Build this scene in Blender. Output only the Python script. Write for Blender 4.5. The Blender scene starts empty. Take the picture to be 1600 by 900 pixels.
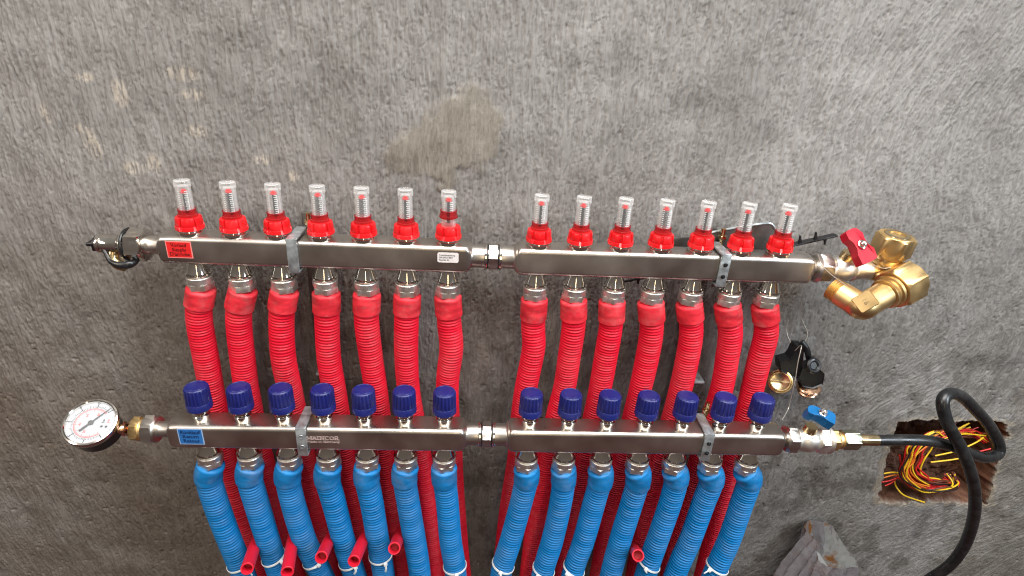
import bpy, math, random
import numpy as np
from mathutils import Vector, Matrix

C = bpy.context.scene.collection
scene = bpy.context.scene
S = 0.001                      # everything below is written in millimetres
PI = math.pi
random.seed(7)
rng = np.random.default_rng(11)

# ------------------------------------------------------------------ camera
CP = np.array([-15.084, -664.234, 283.417])
RX, RY, RZ, FPX = -0.4332, -0.0594, -0.0677, 914.35
def rot(rx, ry, rz):
    cx, sx, cy, sy, cz, sz = math.cos(rx), math.sin(rx), math.cos(ry), math.sin(ry), math.cos(rz), math.sin(rz)
    return (np.array([[cz, -sz, 0], [sz, cz, 0], [0, 0, 1]]) @ np.array([[1, 0, 0], [0, cx, -sx], [0, sx, cx]])
            @ np.array([[cy, 0, sy], [0, 1, 0], [-sy, 0, cy]]))
R = rot(RX, RY, RZ)
def at(px, py, Y):
    """point of the place that the photograph shows at (px, py), at depth Y (mm)"""
    v = R @ np.array([(px - 800) / FPX, 1, -(py - 450) / FPX])
    t = (Y - CP[1]) / v[1]
    return CP + t * v
def V(px, py, Y): return Vector(at(px, py, Y))

cam = bpy.data.cameras.new('camera'); camo = bpy.data.objects.new('camera', cam); C.objects.link(camo)
m = Matrix(((R[0, 0], R[0, 2], -R[0, 1], CP[0] * S), (R[1, 0], R[1, 2], -R[1, 1], CP[1] * S),
            (R[2, 0], R[2, 2], -R[2, 1], CP[2] * S), (0, 0, 0, 1)))
camo.matrix_world = m
cam.sensor_width = 36; cam.lens = FPX / 1600 * 36; cam.clip_start = 0.01; cam.clip_end = 50
scene.camera = camo

# ------------------------------------------------------------------ light
world = bpy.data.worlds.new('World'); scene.world = world; world.use_nodes = True
nt = world.node_tree; nt.nodes.clear()
out = nt.nodes.new('ShaderNodeOutputWorld'); bg = nt.nodes.new('ShaderNodeBackground')
tc = nt.nodes.new('ShaderNodeTexCoord'); sp = nt.nodes.new('ShaderNodeSeparateXYZ'); rmp = nt.nodes.new('ShaderNodeValToRGB')
mr = nt.nodes.new('ShaderNodeMapRange'); mr.inputs['From Min'].default_value = -1; mr.inputs['From Max'].default_value = 1
nt.links.new(tc.outputs['Generated'], sp.inputs[0]); nt.links.new(sp.outputs['Z'], mr.inputs['Value'])
nt.links.new(mr.outputs[0], rmp.inputs[0]); nt.links.new(rmp.outputs[0], bg.inputs[0]); nt.links.new(bg.outputs[0], out.inputs[0])
el = rmp.color_ramp.elements
el[0].position = 0.0; el[0].color = (0.19, 0.08, 0.075, 1)
el[1].position = 1.0; el[1].color = (0.75, 0.74, 0.72, 1)
e = el.new(0.22); e.color = (0.19, 0.085, 0.08, 1)
e = el.new(0.36); e.color = (0.25, 0.205, 0.18, 1)
e = el.new(0.56); e.color = (0.34, 0.30, 0.265, 1)
e = el.new(0.72); e.color = (0.52, 0.49, 0.45, 1)
bg.inputs[1].default_value = 0.47

def area(name, loc, target, sx, sy, power, col, spread=180):
    l = bpy.data.lights.new(name, 'AREA'); l.shape = 'RECTANGLE'; l.size = sx; l.size_y = sy
    l.energy = power; l.color = col; l.spread = math.radians(spread)
    o = bpy.data.objects.new(name, l); C.objects.link(o); o.location = loc
    o.rotation_euler = (Vector(target) - Vector(loc)).to_track_quat('-Z', 'Y').to_euler()
    return o
area('window_light_left', (-1.45, -1.15, 0.95), (-0.1, 0, -0.10), 0.22, 0.9, 14, (1.0, 0.88, 0.76))
area('window_light_right', (1.75, -1.25, 0.95), (0.50, 0, -0.10), 0.34, 1.0, 31, (0.78, 0.89, 1.0))
area('doorway_light', (0.12, -2.6, 0.55), (0.05, 0, -0.1), 0.10, 1.0, 5, (1.0, 0.78, 0.48))
area('overhead_fill', (0.25, -0.62, 1.45), (0.2, 0.06, 0.30), 1.6, 1.1, 58, (1.0, 0.98, 0.95))  # added overhead lamp, makes the wall bright at the top and darker below

scene.view_settings.view_transform = 'Standard'; scene.view_settings.look = 'None'
scene.cycles.filter_width = 1.15; scene.cycles.use_denoising = True; scene.cycles.denoising_prefilter = 'NONE'
scene.cycles.use_adaptive_sampling = False; scene.cycles.sample_clamp_indirect = 3.0
scene.view_settings.exposure = 0.10; scene.view_settings.gamma = 1

# ------------------------------------------------------------------ materials
def mat(name, col, rough=.5, metal=0, **k):
    m = bpy.data.materials.new(name); m.use_nodes = True
    b = m.node_tree.nodes['Principled BSDF']
    b.inputs['Base Color'].default_value = (*col, 1); b.inputs['Roughness'].default_value = rough
    b.inputs['Metallic'].default_value = metal
    for a, v in k.items(): b.inputs[a.replace('_', ' ')].default_value = v
    return m
def noisy(m, scale=60, amt=.25, rough_amt=.0, bump=0, stretch=(1, 1, 1), detail=4, bump_scale=None, dist=0.0004):
    """procedural colour, gloss and fine relief variation"""
    t = m.node_tree; b = t.nodes['Principled BSDF']; N = t.nodes.new; L = t.links.new
    c = N('ShaderNodeTexCoord'); mp = N('ShaderNodeMapping'); mp.inputs['Scale'].default_value = stretch
    n = N('ShaderNodeTexNoise'); n.inputs['Scale'].default_value = scale; n.inputs['Detail'].default_value = detail
    g = N('ShaderNodeNewGeometry')
    L(g.outputs['Position'], mp.inputs[0]); L(mp.outputs[0], n.inputs[0])
    col = b.inputs['Base Color'].default_value[:]
    r = N('ShaderNodeValToRGB'); L(n.outputs[0], r.inputs[0])
    r.color_ramp.elements[0].position = .3; r.color_ramp.elements[1].position = .7
    r.color_ramp.elements[0].color = tuple(x * (1 - amt) for x in col[:3]) + (1,)
    r.color_ramp.elements[1].color = tuple(min(1, x * (1 + amt)) for x in col[:3]) + (1,)
    L(r.outputs[0], b.inputs['Base Color'])
    if rough_amt:
        q = N('ShaderNodeMapRange'); L(n.outputs[0], q.inputs[0]); r0 = b.inputs['Roughness'].default_value
        q.inputs['From Min'].default_value = .3; q.inputs['From Max'].default_value = .7
        q.inputs['To Min'].default_value = max(.02, r0 - rough_amt); q.inputs['To Max'].default_value = r0 + rough_amt
        L(q.outputs[0], b.inputs['Roughness'])
    if bump:
        n2 = N('ShaderNodeTexNoise'); n2.inputs['Scale'].default_value = bump_scale or scale * 5; n2.inputs['Detail'].default_value = 5
        L(mp.outputs[0], n2.inputs[0])
        bm = N('ShaderNodeBump'); bm.inputs['Strength'].default_value = bump; bm.inputs['Distance'].default_value = dist
        L(n2.outputs[0], bm.inputs['Height']); L(bm.outputs[0], b.inputs['Normal'])
    return m
def dusty(m, dust=(.42, .38, .35), f=.22, scale=14):
    t = m.node_tree; b = t.nodes['Principled BSDF']; N = t.nodes.new; L = t.links.new
    src = b.inputs['Base Color'].links[0].from_socket; g = N('ShaderNodeNewGeometry'); n = N('ShaderNodeTexNoise'); n.inputs['Scale'].default_value = scale; n.inputs['Detail'].default_value = 8; n.inputs['Roughness'].default_value = .7
    L(g.outputs['Position'], n.inputs[0]); r = N('ShaderNodeMapRange'); L(n.outputs[0], r.inputs[0]); r.inputs['From Min'].default_value = .47; r.inputs['From Max'].default_value = .72; r.inputs['To Max'].default_value = f
    x = N('ShaderNodeMix'); x.data_type = 'RGBA'; L(r.outputs[0], x.inputs[0]); L(src, x.inputs[6]); x.inputs[7].default_value = (*dust, 1); L(x.outputs[2], b.inputs['Base Color']); return m
M = {}
M['steel'] = noisy(mat('brushed_steel', (.56, .52, .475), .33, 1), 22, .13, .06, .08, (1, 1, 1), 6, 350, .0003)
M['nickel'] = noisy(mat('nickel', (.72, .68, .63), .10, 1), 90, .08, .04)
M['satin'] = noisy(mat('satin_nickel', (.80, .77, .72), .42, 1), 120, .08, .05)
M['zinc'] = noisy(mat('zinc_plate', (.50, .55, .57), .38, .8), 110, .25, .12)
M['brass'] = noisy(mat('brass', (.72, .51, .24), .40, 1), 30, .16, .08)
M['brass_pale'] = noisy(mat('pale_brass', (.66, .52, .30), .25, 1), 60, .12, .05)
M['copper'] = noisy(mat('reddish_brass', (.78, .48, .32), .2, 1), 60, .1, .04)
M['olive'] = noisy(mat('olive_zinc', (.45, .46, .33), .35, 1), 60, .15, .05)
M['red'] = noisy(mat('red_plastic', (.66, .008, .012), .32), 50, .12, .05)
M['red_hose'] = noisy(mat('red_hose', (.60, .005, .024), .50, Specular_IOR_Level=.28), 35, .10, .06)
M['red_cuff'] = noisy(mat('red_cuff', (.58, .022, .035), .5, Specular_IOR_Level=.3), 45, .35, .12, .3, (1, 1, 2.5), bump_scale=260)
M['red_pipe'] = noisy(mat('red_pipe', (.60, .010, .03), .42), 40, .08, .05)
M['red_bore'] = mat('red_bore', (.40, .008, .02), .5)
M['blue_hose'] = noisy(mat('blue_hose', (.001, .150, .40), .50, Specular_IOR_Level=.25), 35, .10, .06)
M['blue_cuff'] = noisy(mat('blue_cuff', (.006, .155, .40), .5, Specular_IOR_Level=.3), 45, .25, .12, .3, (1, 1, 2.5), bump_scale=260)
M['blue_knob'] = noisy(mat('blue_knob', (.007, .012, .115), .38), 60, .12, .05)
M['crimson'] = noisy(mat('crimson_handle', (.42, .004, .018), .48, Specular_IOR_Level=.3), 50, .1, .05)
M['azure'] = noisy(mat('azure_handle', (.003, .11, .30), .3), 50, .1, .05)
M['black'] = noisy(mat('black_plastic', (.008, .008, .009), .32), 80, .3, .08)
M['rubber'] = noisy(mat('black_rubber', (.010, .011, .012), .30), 90, .3, .08, .1)
M['white'] = noisy(mat('white_nylon', (.72, .74, .74), .4), 60, .05)
M['dial'] = mat('dial_white', (.45, .48, .51), .5)
M['ink'] = mat('black_ink', (.012, .012, .014), .5)
M['redink'] = mat('red_ink', (.60, .06, .05), .5)
M['redlabel'] = noisy(mat('red_label', (.62, .015, .015), .42), 120, .12)
M['bluelabel'] = noisy(mat('blue_label', (.02, .13, .38), .42), 120, .12)
M['darkred'] = mat('dark_red_ink', (.10, .003, .004), .5)
M['darkblue'] = mat('dark_blue_ink', (.003, .02, .09), .5)
M['rimred'] = mat('label_rim_red', (.72, .22, .20), .5)
M['rimblue'] = mat('label_rim_blue', (.30, .42, .62), .5)
M['sticker'] = noisy(mat('white_sticker', (.66, .61, .60), .5), 150, .08)
M['etch'] = mat('etched_steel', (.78, .62, .58), .6, .6)
M['darkrail'] = noisy(mat('dark_rail', (.13, .12, .11), .4, .7), 60, .3)
M['wire'] = mat('bare_wire', (.66, .62, .55), .35, .6)
def thin_clear(name, tint, lo, hi):
    m = bpy.data.materials.new(name); m.use_nodes = True; t = m.node_tree; t.nodes.clear(); N = t.nodes.new; L = t.links.new
    o = N('ShaderNodeOutputMaterial'); x = N('ShaderNodeMixShader'); a = N('ShaderNodeBsdfTransparent'); g = N('ShaderNodeBsdfPrincipled'); lw = N('ShaderNodeLayerWeight'); mr_ = N('ShaderNodeMapRange')
    a.inputs[0].default_value = (*tint, 1); g.inputs['Roughness'].default_value = .10; g.inputs[0].default_value = (*[.9 * c for c in tint], 1); g.inputs['Specular IOR Level'].default_value = 1.0; g.inputs['Coat Weight'].default_value = 1.0; lw.inputs[0].default_value = .30
    L(lw.outputs['Facing'], mr_.inputs[0]); mr_.inputs['To Min'].default_value = lo; mr_.inputs['To Max'].default_value = hi
    L(mr_.outputs[0], x.inputs[0]); L(a.outputs[0], x.inputs[1]); L(g.outputs[0], x.inputs[2]); L(x.outputs[0], o.inputs[0]); return m
M['glass'] = thin_clear('clear_plastic', (.99, .99, .985), .05, .80)
M['redglass'] = thin_clear('red_clear_plastic', (.75, .10, .11), .10, .45)
M['lens'] = thin_clear('gauge_lens', (.98, .98, .98), .03, .5)
M['bag'] = mat('plastic_film', (.34, .32, .34), .13, .25, Specular_IOR_Level=1.0, Coat_Weight=1.0, Coat_Roughness=.05)
M['baglabel'] = noisy(mat('printed_film', (.30, .30, .30), .15, .3, Specular_IOR_Level=.8, Coat_Weight=.4), 22, .2, .05)
_r = [n for n in M['baglabel'].node_tree.nodes if n.type == 'VALTORGB'][0].color_ramp
_r.elements[0].position = .40; _r.elements[0].color = (.33, .13, .025, 1); _r.elements[1].position = .47; _r.elements[1].color = (.42, .43, .42, 1)
for nm, c in (('wred', (.55, .02, .02)), ('wyel', (.75, .48, .02)), ('wora', (.62, .16, .02)), ('wblk', (.012, .010, .010)), ('wbrn', (.12, .03, .015))):
    M[nm] = mat('insulation_' + nm[1:], c, .35)

for k_ in ('red_hose', 'blue_hose'): dusty(M[k_], f=.08)
for k_ in ('red_cuff', 'blue_cuff'): dusty(M[k_], f=.18, scale=40)
for k_ in ('blue_knob', 'red'): dusty(M[k_], f=.04, scale=50)
dusty(M['steel'], (.62, .58, .54), .5, 9); dusty(M['rubber'], f=.04, scale=60)
for k_, f_ in (('bag', .45), ('baglabel', .2)):
    t_ = M[k_].node_tree; o_ = [n for n in t_.nodes if n.type == 'OUTPUT_MATERIAL'][0]; x_ = t_.nodes.new('ShaderNodeMixShader'); tr_ = t_.nodes.new('ShaderNodeBsdfTransparent'); tr_.inputs[0].default_value = (.85, .85, .87, 1)
    x_.inputs[0].default_value = f_; t_.links.new(t_.nodes['Principled BSDF'].outputs[0], x_.inputs[1]); t_.links.new(tr_.outputs[0], x_.inputs[2]); t_.links.new(x_.outputs[0], o_.inputs[0])
# ------------------------------------------------------------------ mesh helpers
class MB:
    def __init__(s): s.v = []; s.f = []; s.n = 0
    def add(s, verts, faces):
        verts = np.asarray(verts, float).reshape(-1, 3)
        s.v.append(verts); o = s.n
        s.f.extend([tuple(i + o for i in f) for f in faces]); s.n += len(verts)
    def rings(s, rs, cap0=True, cap1=True, close=True):
        """loft a list of equal-length rings"""
        k = len(rs[0]); n = len(rs); vv = np.vstack(rs); fs = []
        a = np.arange(k); b = (a + 1) % k
        if not close: a, b = a[:-1], b[:-1]
        for i in range(n - 1):
            o = i * k; q = o + k
            fs.extend(zip((o + a).tolist(), (o + b).tolist(), (q + b).tolist(), (q + a).tolist()))
        if cap0: fs.append(tuple(range(k - 1, -1, -1)))
        if cap1: fs.append(tuple(range((n - 1) * k, n * k)))
        s.add(vv, fs)
    def lathe(s, prof, o=(0, 0, 0), ax=(0, 0, 1), seg=32, mod=None, cap0=True, cap1=True, phase=0):
        """prof: (t along axis, r). mod(theta array, t) -> radius factor"""
        o = np.array(o, float); a, e1, e2 = frame(ax)
        th = np.arange(seg) * 2 * PI / seg + phase
        rs = []
        for t, r in prof:
            rr = r * (mod(th, t) if mod else np.ones(seg))
            rs.append(o + a * t + np.outer(rr * np.cos(th), e1) + np.outer(rr * np.sin(th), e2))
        s.rings(rs, cap0, cap1)
    def hexa(s, t0, t1, r, o=(0, 0, 0), ax=(0, 0, 1), bev=1.0, phase=0, n=6):
        """hexagonal nut with chamfered corners"""
        def hx(t, rr, cut):
            a, e1, e2 = frame(ax); th = np.arange(n * 8) * 2 * PI / (n * 8)
            d = (th % (2 * PI / n)) - PI / n
            q = np.minimum(rr * math.cos(PI / n) / np.cos(d), rr * cut); th = th + phase
            return np.array(o, float) + a * t + np.outer(q * np.cos(th), e1) + np.outer(q * np.sin(th), e2)
        c = math.cos(PI / n)
        s.rings([hx(t0, r, c * .96), hx(t0, r, c), hx(t0 + bev, r, 1.01), hx(t1 - bev, r, 1.01), hx(t1, r, c), hx(t1, r, c * .96)])
    def box(s, c, size, rotm=None, bev=0):
        c = np.array(c, float); h = np.array(size, float) / 2; b = min(bev, *(h * .49)) if bev else 0
        rm = np.array(rotm) if rotm is not None else np.eye(3)
        if not b:
            vs = [(x, y, z) for z in (-1, 1) for x, y in ((-1, -1), (1, -1), (1, 1), (-1, 1))]
            s.add(c + (np.array(vs) * h) @ rm.T, [(3, 2, 1, 0), (4, 5, 6, 7), (0, 1, 5, 4), (1, 2, 6, 5), (2, 3, 7, 6), (3, 0, 4, 7)]); return
        def rr(z, i):
            hx, hy = h[0] - i, h[1] - i
            return c + np.array([(hx, -hy + b, z), (hx, hy - b, z), (hx - b, hy, z), (-hx + b, hy, z), (-hx, hy - b, z), (-hx, -hy + b, z), (-hx + b, -hy, z), (hx - b, -hy, z)]) @ rm.T
        s.rings([rr(-h[2], b * .6), rr(-h[2] + b, 0), rr(h[2] - b, 0), rr(h[2], b * .6)])
    def prism(s, poly, t, nrm=(0, 1, 0), bev=0):
        """extrude a planar polygon (list of 3D points) by t along nrm"""
        P = np.array([tuple(p) for p in poly], float); n = np.array(nrm, float); n /= np.linalg.norm(n)
        if bev:
            c = P.mean(0); Q = c + (P - c) * (1 - bev / np.linalg.norm(P - c, axis=1).mean())
            s.rings([Q, P + n * bev, P + n * (t - bev), Q + n * t])
        else: s.rings([P, P + n * t])
    def tube(s, pts, r, seg=12, cap=True, rf=None):
        P = np.array([tuple(p) for p in pts], float)
        T = np.gradient(P, axis=0); T /= np.linalg.norm(T, axis=1)[:, None]
        e = np.cross(T[0], (0.13, 1, 0.02)); e /= np.linalg.norm(e)
        th = np.arange(seg) * 2 * PI / seg; rs = []
        d = np.concatenate([[0], np.cumsum(np.linalg.norm(np.diff(P, axis=0), axis=1))])
        for i in range(len(P)):
            e = e - T[i] * (e @ T[i]); e /= np.linalg.norm(e); f = np.cross(T[i], e)
            rr = (rf(d[i], th) if rf else r) * np.ones(seg)
            rs.append(P[i] + np.outer(rr * np.cos(th), e) + np.outer(rr * np.sin(th), f))
        s.rings(rs, cap, cap)
    def mesh(s, name, base, mt, smooth=35):
        me = bpy.data.meshes.new(name)
        vv = (np.vstack(s.v) - np.array(base)) * S
        me.from_pydata(vv.tolist(), [], s.f)
        if mt: me.materials.append(mt)
        me.update()
        if smooth:
            me.shade_smooth(); me.set_sharp_from_angle(angle=math.radians(smooth))
        return me
def frame(ax):
    a = np.array(ax, float); a /= np.linalg.norm(a)
    u = np.array((0, 0, 1.)) if abs(a[2]) < .9 else np.array((1., 0, 0))
    e1 = u - a * (u @ a); e1 /= np.linalg.norm(e1)
    return a, e1, np.cross(a, e1)
def spline(pts, step=6):
    """Catmull-Rom through points, resampled evenly"""
    P = [np.array(tuple(p), float) for p in pts]; P = [2 * P[0] - P[1]] + P + [2 * P[-1] - P[-2]]
    o = []
    for i in range(1, len(P) - 2):
        for t in np.linspace(0, 1, 24, endpoint=False):
            a, b, c, d = P[i - 1:i + 3]
            o.append(.5 * (2 * b + (c - a) * t + (2 * a - 5 * b + 4 * c - d) * t * t + (3 * b - a - 3 * c + d) * t ** 3))
    o.append(P[-2]); o = np.array(o)
    d = np.concatenate([[0], np.cumsum(np.linalg.norm(np.diff(o, axis=0), axis=1))])
    n = max(3, int(d[-1] / step)); q = np.linspace(0, d[-1], n)
    return np.stack([np.interp(q, d, o[:, k]) for k in range(3)], 1)

W0 = {}                                       # world position (mm) of every object made here
def link(name, data, loc, parent=None):
    o = bpy.data.objects.new(name, data); C.objects.link(o); loc = np.array(tuple(loc), float); W0[o.name] = loc
    if parent is not None:
        o.parent = parent; loc = loc - W0[parent.name]
    o.location = tuple(loc * S); return o
def thing(name, label, cat, loc, group=None):
    o = link(name, None, loc); o.empty_display_size = .01; o['label'] = label; o['category'] = cat
    if group: o['group'] = group
    return o
def part(name, mb, mt, parent=None, smooth=35):
    """mesh written in world millimetres; its origin goes to its own base"""
    vv = np.vstack(mb.v); lo, hi = vv.min(0), vv.max(0); base = ((lo + hi) / 2); base[2] = lo[2]
    return link(name, mb.mesh(name, base, mt, smooth), base, parent)
def solo(name, mb, mt, label, cat, group=None, smooth=35):
    o = part(name, mb, mt, None, smooth); o['label'] = label; o['category'] = cat
    if group: o['group'] = group
    return o
def text_mesh(name, body, size, mt, loc, xdir, updir, parent, align='CENTER', bold=0, squash=1, lift=.15):
    cu = bpy.data.curves.new('t', 'FONT'); cu.body = body; cu.size = size; cu.align_x = align; cu.align_y = 'CENTER'
    cu.offset = bold; cu.extrude = .04; cu.resolution_u = 2
    ob = bpy.data.objects.new('t', cu); C.objects.link(ob)
    me = bpy.data.meshes.new_from_object(ob.evaluated_get(bpy.context.evaluated_depsgraph_get()))
    bpy.data.objects.remove(ob)
    x = np.array(tuple(xdir), float); x /= np.linalg.norm(x); y = np.array(tuple(updir), float); y = y - x * (x @ y); y /= np.linalg.norm(y)
    z = np.cross(x, y); mt3 = np.stack([x * squash, y, z], 1)
    for v in me.vertices: v.co = Vector(mt3 @ np.array(v.co)) * S
    me.materials.clear(); me.materials.append(mt); me.name = name
    return link(name, me, np.array(tuple(loc)) + z * lift, parent)

# ------------------------------------------------------------------ the wall
WY = 62.0
def in_poly(X, Z, poly):
    """signed distance (positive inside) to a polygon"""
    P = np.array(poly); n = len(P); ins = np.zeros(X.shape, bool); dist = np.full(X.shape, 1e9)
    for i in range(n):
        a, b = P[i], P[(i + 1) % n]; ab = b - a
        t = np.clip(((X - a[0]) * ab[0] + (Z - a[1]) * ab[1]) / (ab @ ab), 0, 1)
        dist = np.minimum(dist, np.hypot(X - a[0] - t * ab[0], Z - a[1] - t * ab[1]))
        c = ((a[1] > Z) != (b[1] > Z)) & (X < (b[0] - a[0]) * (Z - a[1]) / (b[1] - a[1] + 1e-9) + a[0])
        ins ^= c
    return np.where(ins, dist, -dist)
def smooth_noise(shape, cells, r):
    """value noise on a grid by bicubic-ish upsampling"""
    ny, nx = shape; cy, cx = cells; g = r.standard_normal((cy + 3, cx + 3))
    y = np.linspace(0, cy, ny); x = np.linspace(0, cx, nx); yi = y.astype(int); xi = x.astype(int); fy = y - yi; fx = x - xi
    fy = fy * fy * (3 - 2 * fy); fx = fx * fx * (3 - 2 * fx)
    a = g[yi][:, xi]; b = g[yi][:, xi + 1]; c = g[yi + 1][:, xi]; d = g[yi + 1][:, xi + 1]
    fx = fx[None]; fy = fy[:, None]
    return (a * (1 - fx) + b * fx) * (1 - fy) + (c * (1 - fx) + d * fx) * fy
def blur(h, n=1):
    for _ in range(n):
        h = (np.roll(h, 1, 0) + 2 * h + np.roll(h, -1, 0)) / 4; h = (np.roll(h, 1, 1) + 2 * h + np.roll(h, -1, 1)) / 4
    return h
def build_wall():
    st = 1.45
    xf = np.arange(-860, 1110, st); zf = np.arange(-660, 400, st)
    co = lambda a, b, n: np.linspace(a, b, n, endpoint=False)
    nx, nz = len(xf), len(zf); X, Z = np.meshgrid(xf, zf)
    r = rng
    # trowel streaks: many short grooves and ridges laid along the strokes of the trowel
    H = np.zeros((nz, nx))
    lean = smooth_noise((nz, nx), (7, 13), r)
    def strokes(n, ln, dep, jit, mask=None):
        x = r.uniform(xf[0], xf[-1], n); z = r.uniform(zf[0], zf[-1], n)
        ix = ((x - xf[0]) / st).astype(int).clip(0, nx - 1); iz = ((z - zf[0]) / st).astype(int).clip(0, nz - 1)
        right = np.clip((x - 150) / 500, 0, 1); low = np.clip((60 - z) / 400, 0, 1); left = np.clip((-150 - x) / 300, 0, 1)
        a = np.radians(5 * lean[iz, ix] + right * (-7 + 8 * lean[iz, ix]) + left * 1 + left * low * 8 + right * low * (-15 + 10 * lean[iz, ix]) + jit * (1 + 2.2 * low * (.4 + right)) * r.standard_normal(n))
        L = ln * r.uniform(.4, 1.6, n); d = dep * r.uniform(.3, 1.3, n) * np.where(right * low > .3, .75, 1)
        cv = r.normal(0, .006, n); k = int(ln * 1.6 / st * 1.3) + 2
        for t in np.linspace(-.5, .5, k):
            q = a + cv * t * L; xx = x + np.sin(q) * t * L; zz = z - np.cos(q) * t * L
            jx = (xx - xf[0]) / st; jz = (zz - zf[0]) / st; jx0 = np.floor(jx).astype(int); jz0 = np.floor(jz).astype(int)
            w = d * (1 - (2 * t) ** 2) / k * L / st
            fx = jx - jx0; fz = jz - jz0
            for ax, az, ww in ((0, 0, (1 - fx) * (1 - fz)), (1, 0, fx * (1 - fz)), (0, 1, (1 - fx) * fz), (1, 1, fx * fz)):
                np.add.at(H, ((jz0 + az).clip(0, nz - 1), (jx0 + ax).clip(0, nx - 1)), w * ww)
    strokes(22000, 90, 1.0, 3); strokes(22000, 80, -1.0, 3.5)
    H -= H.mean(); H /= H.std()
    streak = np.minimum(np.abs(H + .25) * 1.5, 1) + .28 * np.tanh(H); streak = (streak - streak.mean()) * 1.25
    H = np.zeros((nz, nx)); strokes(60000, 22, 1.0, 8); strokes(60000, 16, -1.0, 10); fine = H / H.std()
    H = np.zeros((nz, nx)); strokes(900, 120, -1.0, 11); strokes(160, 190, -1.7, 26); deep = np.clip(H / (np.abs(H).max() * .30), -1, 0)
    pit = np.clip(smooth_noise((nz, nx), (240, 440), r) - 1.1, 0, 2)
    big = smooth_noise((nz, nx), (9, 16), r) + .5 * smooth_noise((nz, nx), (30, 54), r)
    rough = smooth_noise((nz, nx), (130, 240), r)
    # smoother blotches where the plaster was rubbed flat, low on the left and right
    flat = np.clip(.55 + .5 * smooth_noise((nz, nx), (14, 26), r) + np.clip((-z0(Z)) / 500, 0, .7), 0, 1)
    amp = 1 - .18 * flat * np.clip((100 - Z) / 350, 0, 1)
    # the old smooth plaster patch above the bar
    px2 = lambda pts: [tuple(at(x, y, WY)[[0, 2]]) for x, y in pts]
    dist_n = 5 * rough + 4 * smooth_noise((nz, nx), (60, 110), r)
    patch = in_poly(X, Z, px2([(600, 250), (612, 232), (650, 195), (690, 160), (735, 138), (765, 150), (785, 185), (778, 215), (775, 240), (745, 262), (715, 268), (700, 296), (665, 272), (630, 280)])) + dist_n * .7
    patch = np.clip((patch + 1.5 * fine) / 9 + .5, 0, 1)
    cream = np.zeros_like(X)
    for (cx, cy, rx, ry) in [(285, 115, 22, 10), (302, 148, 16, 8), (308, 205, 15, 9), (148, 225, 12, 22), (128, 200, 10, 8), (190, 145, 12, 18), (213, 262, 18, 10), (242, 255, 10, 14), (412, 250, 14, 7), (135, 120, 12, 6), (75, 175, 8, 14), (458, 275, 10, 8)]:
        c = at(cx, cy, WY); q = ((X - c[0]) / (rx * .9)) ** 2 + ((Z - c[2]) / (ry * .9)) ** 2
        cream = np.maximum(cream, np.clip(1.3 - q, 0, 1) * np.clip(.5 + .9 * streak + .5 * fine, 0, 1))
    Y = WY - (streak * .80 * amp + fine * .22 * amp) * (1 - .8 * patch) - deep * 1.5 * (1 - .6 * patch) + pit * (.5 + 1.1 * np.clip((60 - Z) / 250, 0, 1)) - big * 1.5 - rough * .16 - patch * (1.3 + .5 * smooth_noise((nz, nx), (40, 75), r))
    # chiselled square recess
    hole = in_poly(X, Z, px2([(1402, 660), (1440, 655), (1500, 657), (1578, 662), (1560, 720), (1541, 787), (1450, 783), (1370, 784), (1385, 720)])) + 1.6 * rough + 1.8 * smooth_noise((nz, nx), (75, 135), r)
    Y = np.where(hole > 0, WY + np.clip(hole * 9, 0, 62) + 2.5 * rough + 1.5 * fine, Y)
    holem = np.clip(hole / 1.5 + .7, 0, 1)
    rim = np.clip(1.2 - np.abs(hole + 3) / 6 + .4 * rough, 0, 1) * (hole < 2)
    plaster2 = np.clip((X - at(1545, 700, WY)[0]) / 25 + .6 * rough, 0, 1) * np.clip((-150 - Z) / 60, 0, 1)
    # outer, plain part of the wall
    xs = np.concatenate([co(-2600, xf[0], 14), xf, -co(-2900, -xf[-1], 14)[::-1] + 0]); zs = np.concatenate([co(-1300, zf[0], 8), zf, -co(-1500, -zf[-1], 8)[::-1]])
    def pad(a, v=0.0):
        o = np.full((len(zs), len(xs)), v); o[8:8 + nz, 14:14 + nx] = a; return o
    XX, ZZ = np.meshgrid(xs, zs); YY = pad(Y, WY)
    v = np.stack([XX, YY, ZZ], -1).reshape(-1, 3) * S
    n1, n2 = len(zs), len(xs); idx = np.arange(n1 * n2).reshape(n1, n2)
    F = np.stack([idx[:-1, :-1], idx[:-1, 1:], idx[1:, 1:], idx[1:, :-1]], -1).reshape(-1, 4)
    me = bpy.data.meshes.new('wall'); me.vertices.add(len(v)); me.vertices.foreach_set('co', v.ravel().astype(np.float32))
    me.loops.add(F.size); me.loops.foreach_set('vertex_index', F.ravel().astype(np.int32))
    me.polygons.add(len(F)); me.polygons.foreach_set('loop_start', np.arange(0, F.size, 4, dtype=np.int32))
    me.polygons.foreach_set('loop_total', np.full(len(F), 4, np.int32)); me.update(calc_edges=True)
    me.shade_smooth()
    for nme, arr in (('recess', pad(holem)), ('patch', pad(np.maximum(patch, plaster2 * .6))), ('cream', pad(cream)), ('rim', pad(rim)), ('streak', pad(streak * .4 + .5 + .10 * fine + deep * .35, .5))):
        at_ = me.attributes.new(nme, 'FLOAT', 'POINT'); at_.data.foreach_set('value', arr.ravel().astype(np.float32))
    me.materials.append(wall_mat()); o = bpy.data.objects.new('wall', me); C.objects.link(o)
    o['kind'] = 'structure'; o['label'] = 'rough grey trowelled cement wall with vertical streaks and a chiselled recess'
def z0(Z): return Z
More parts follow.
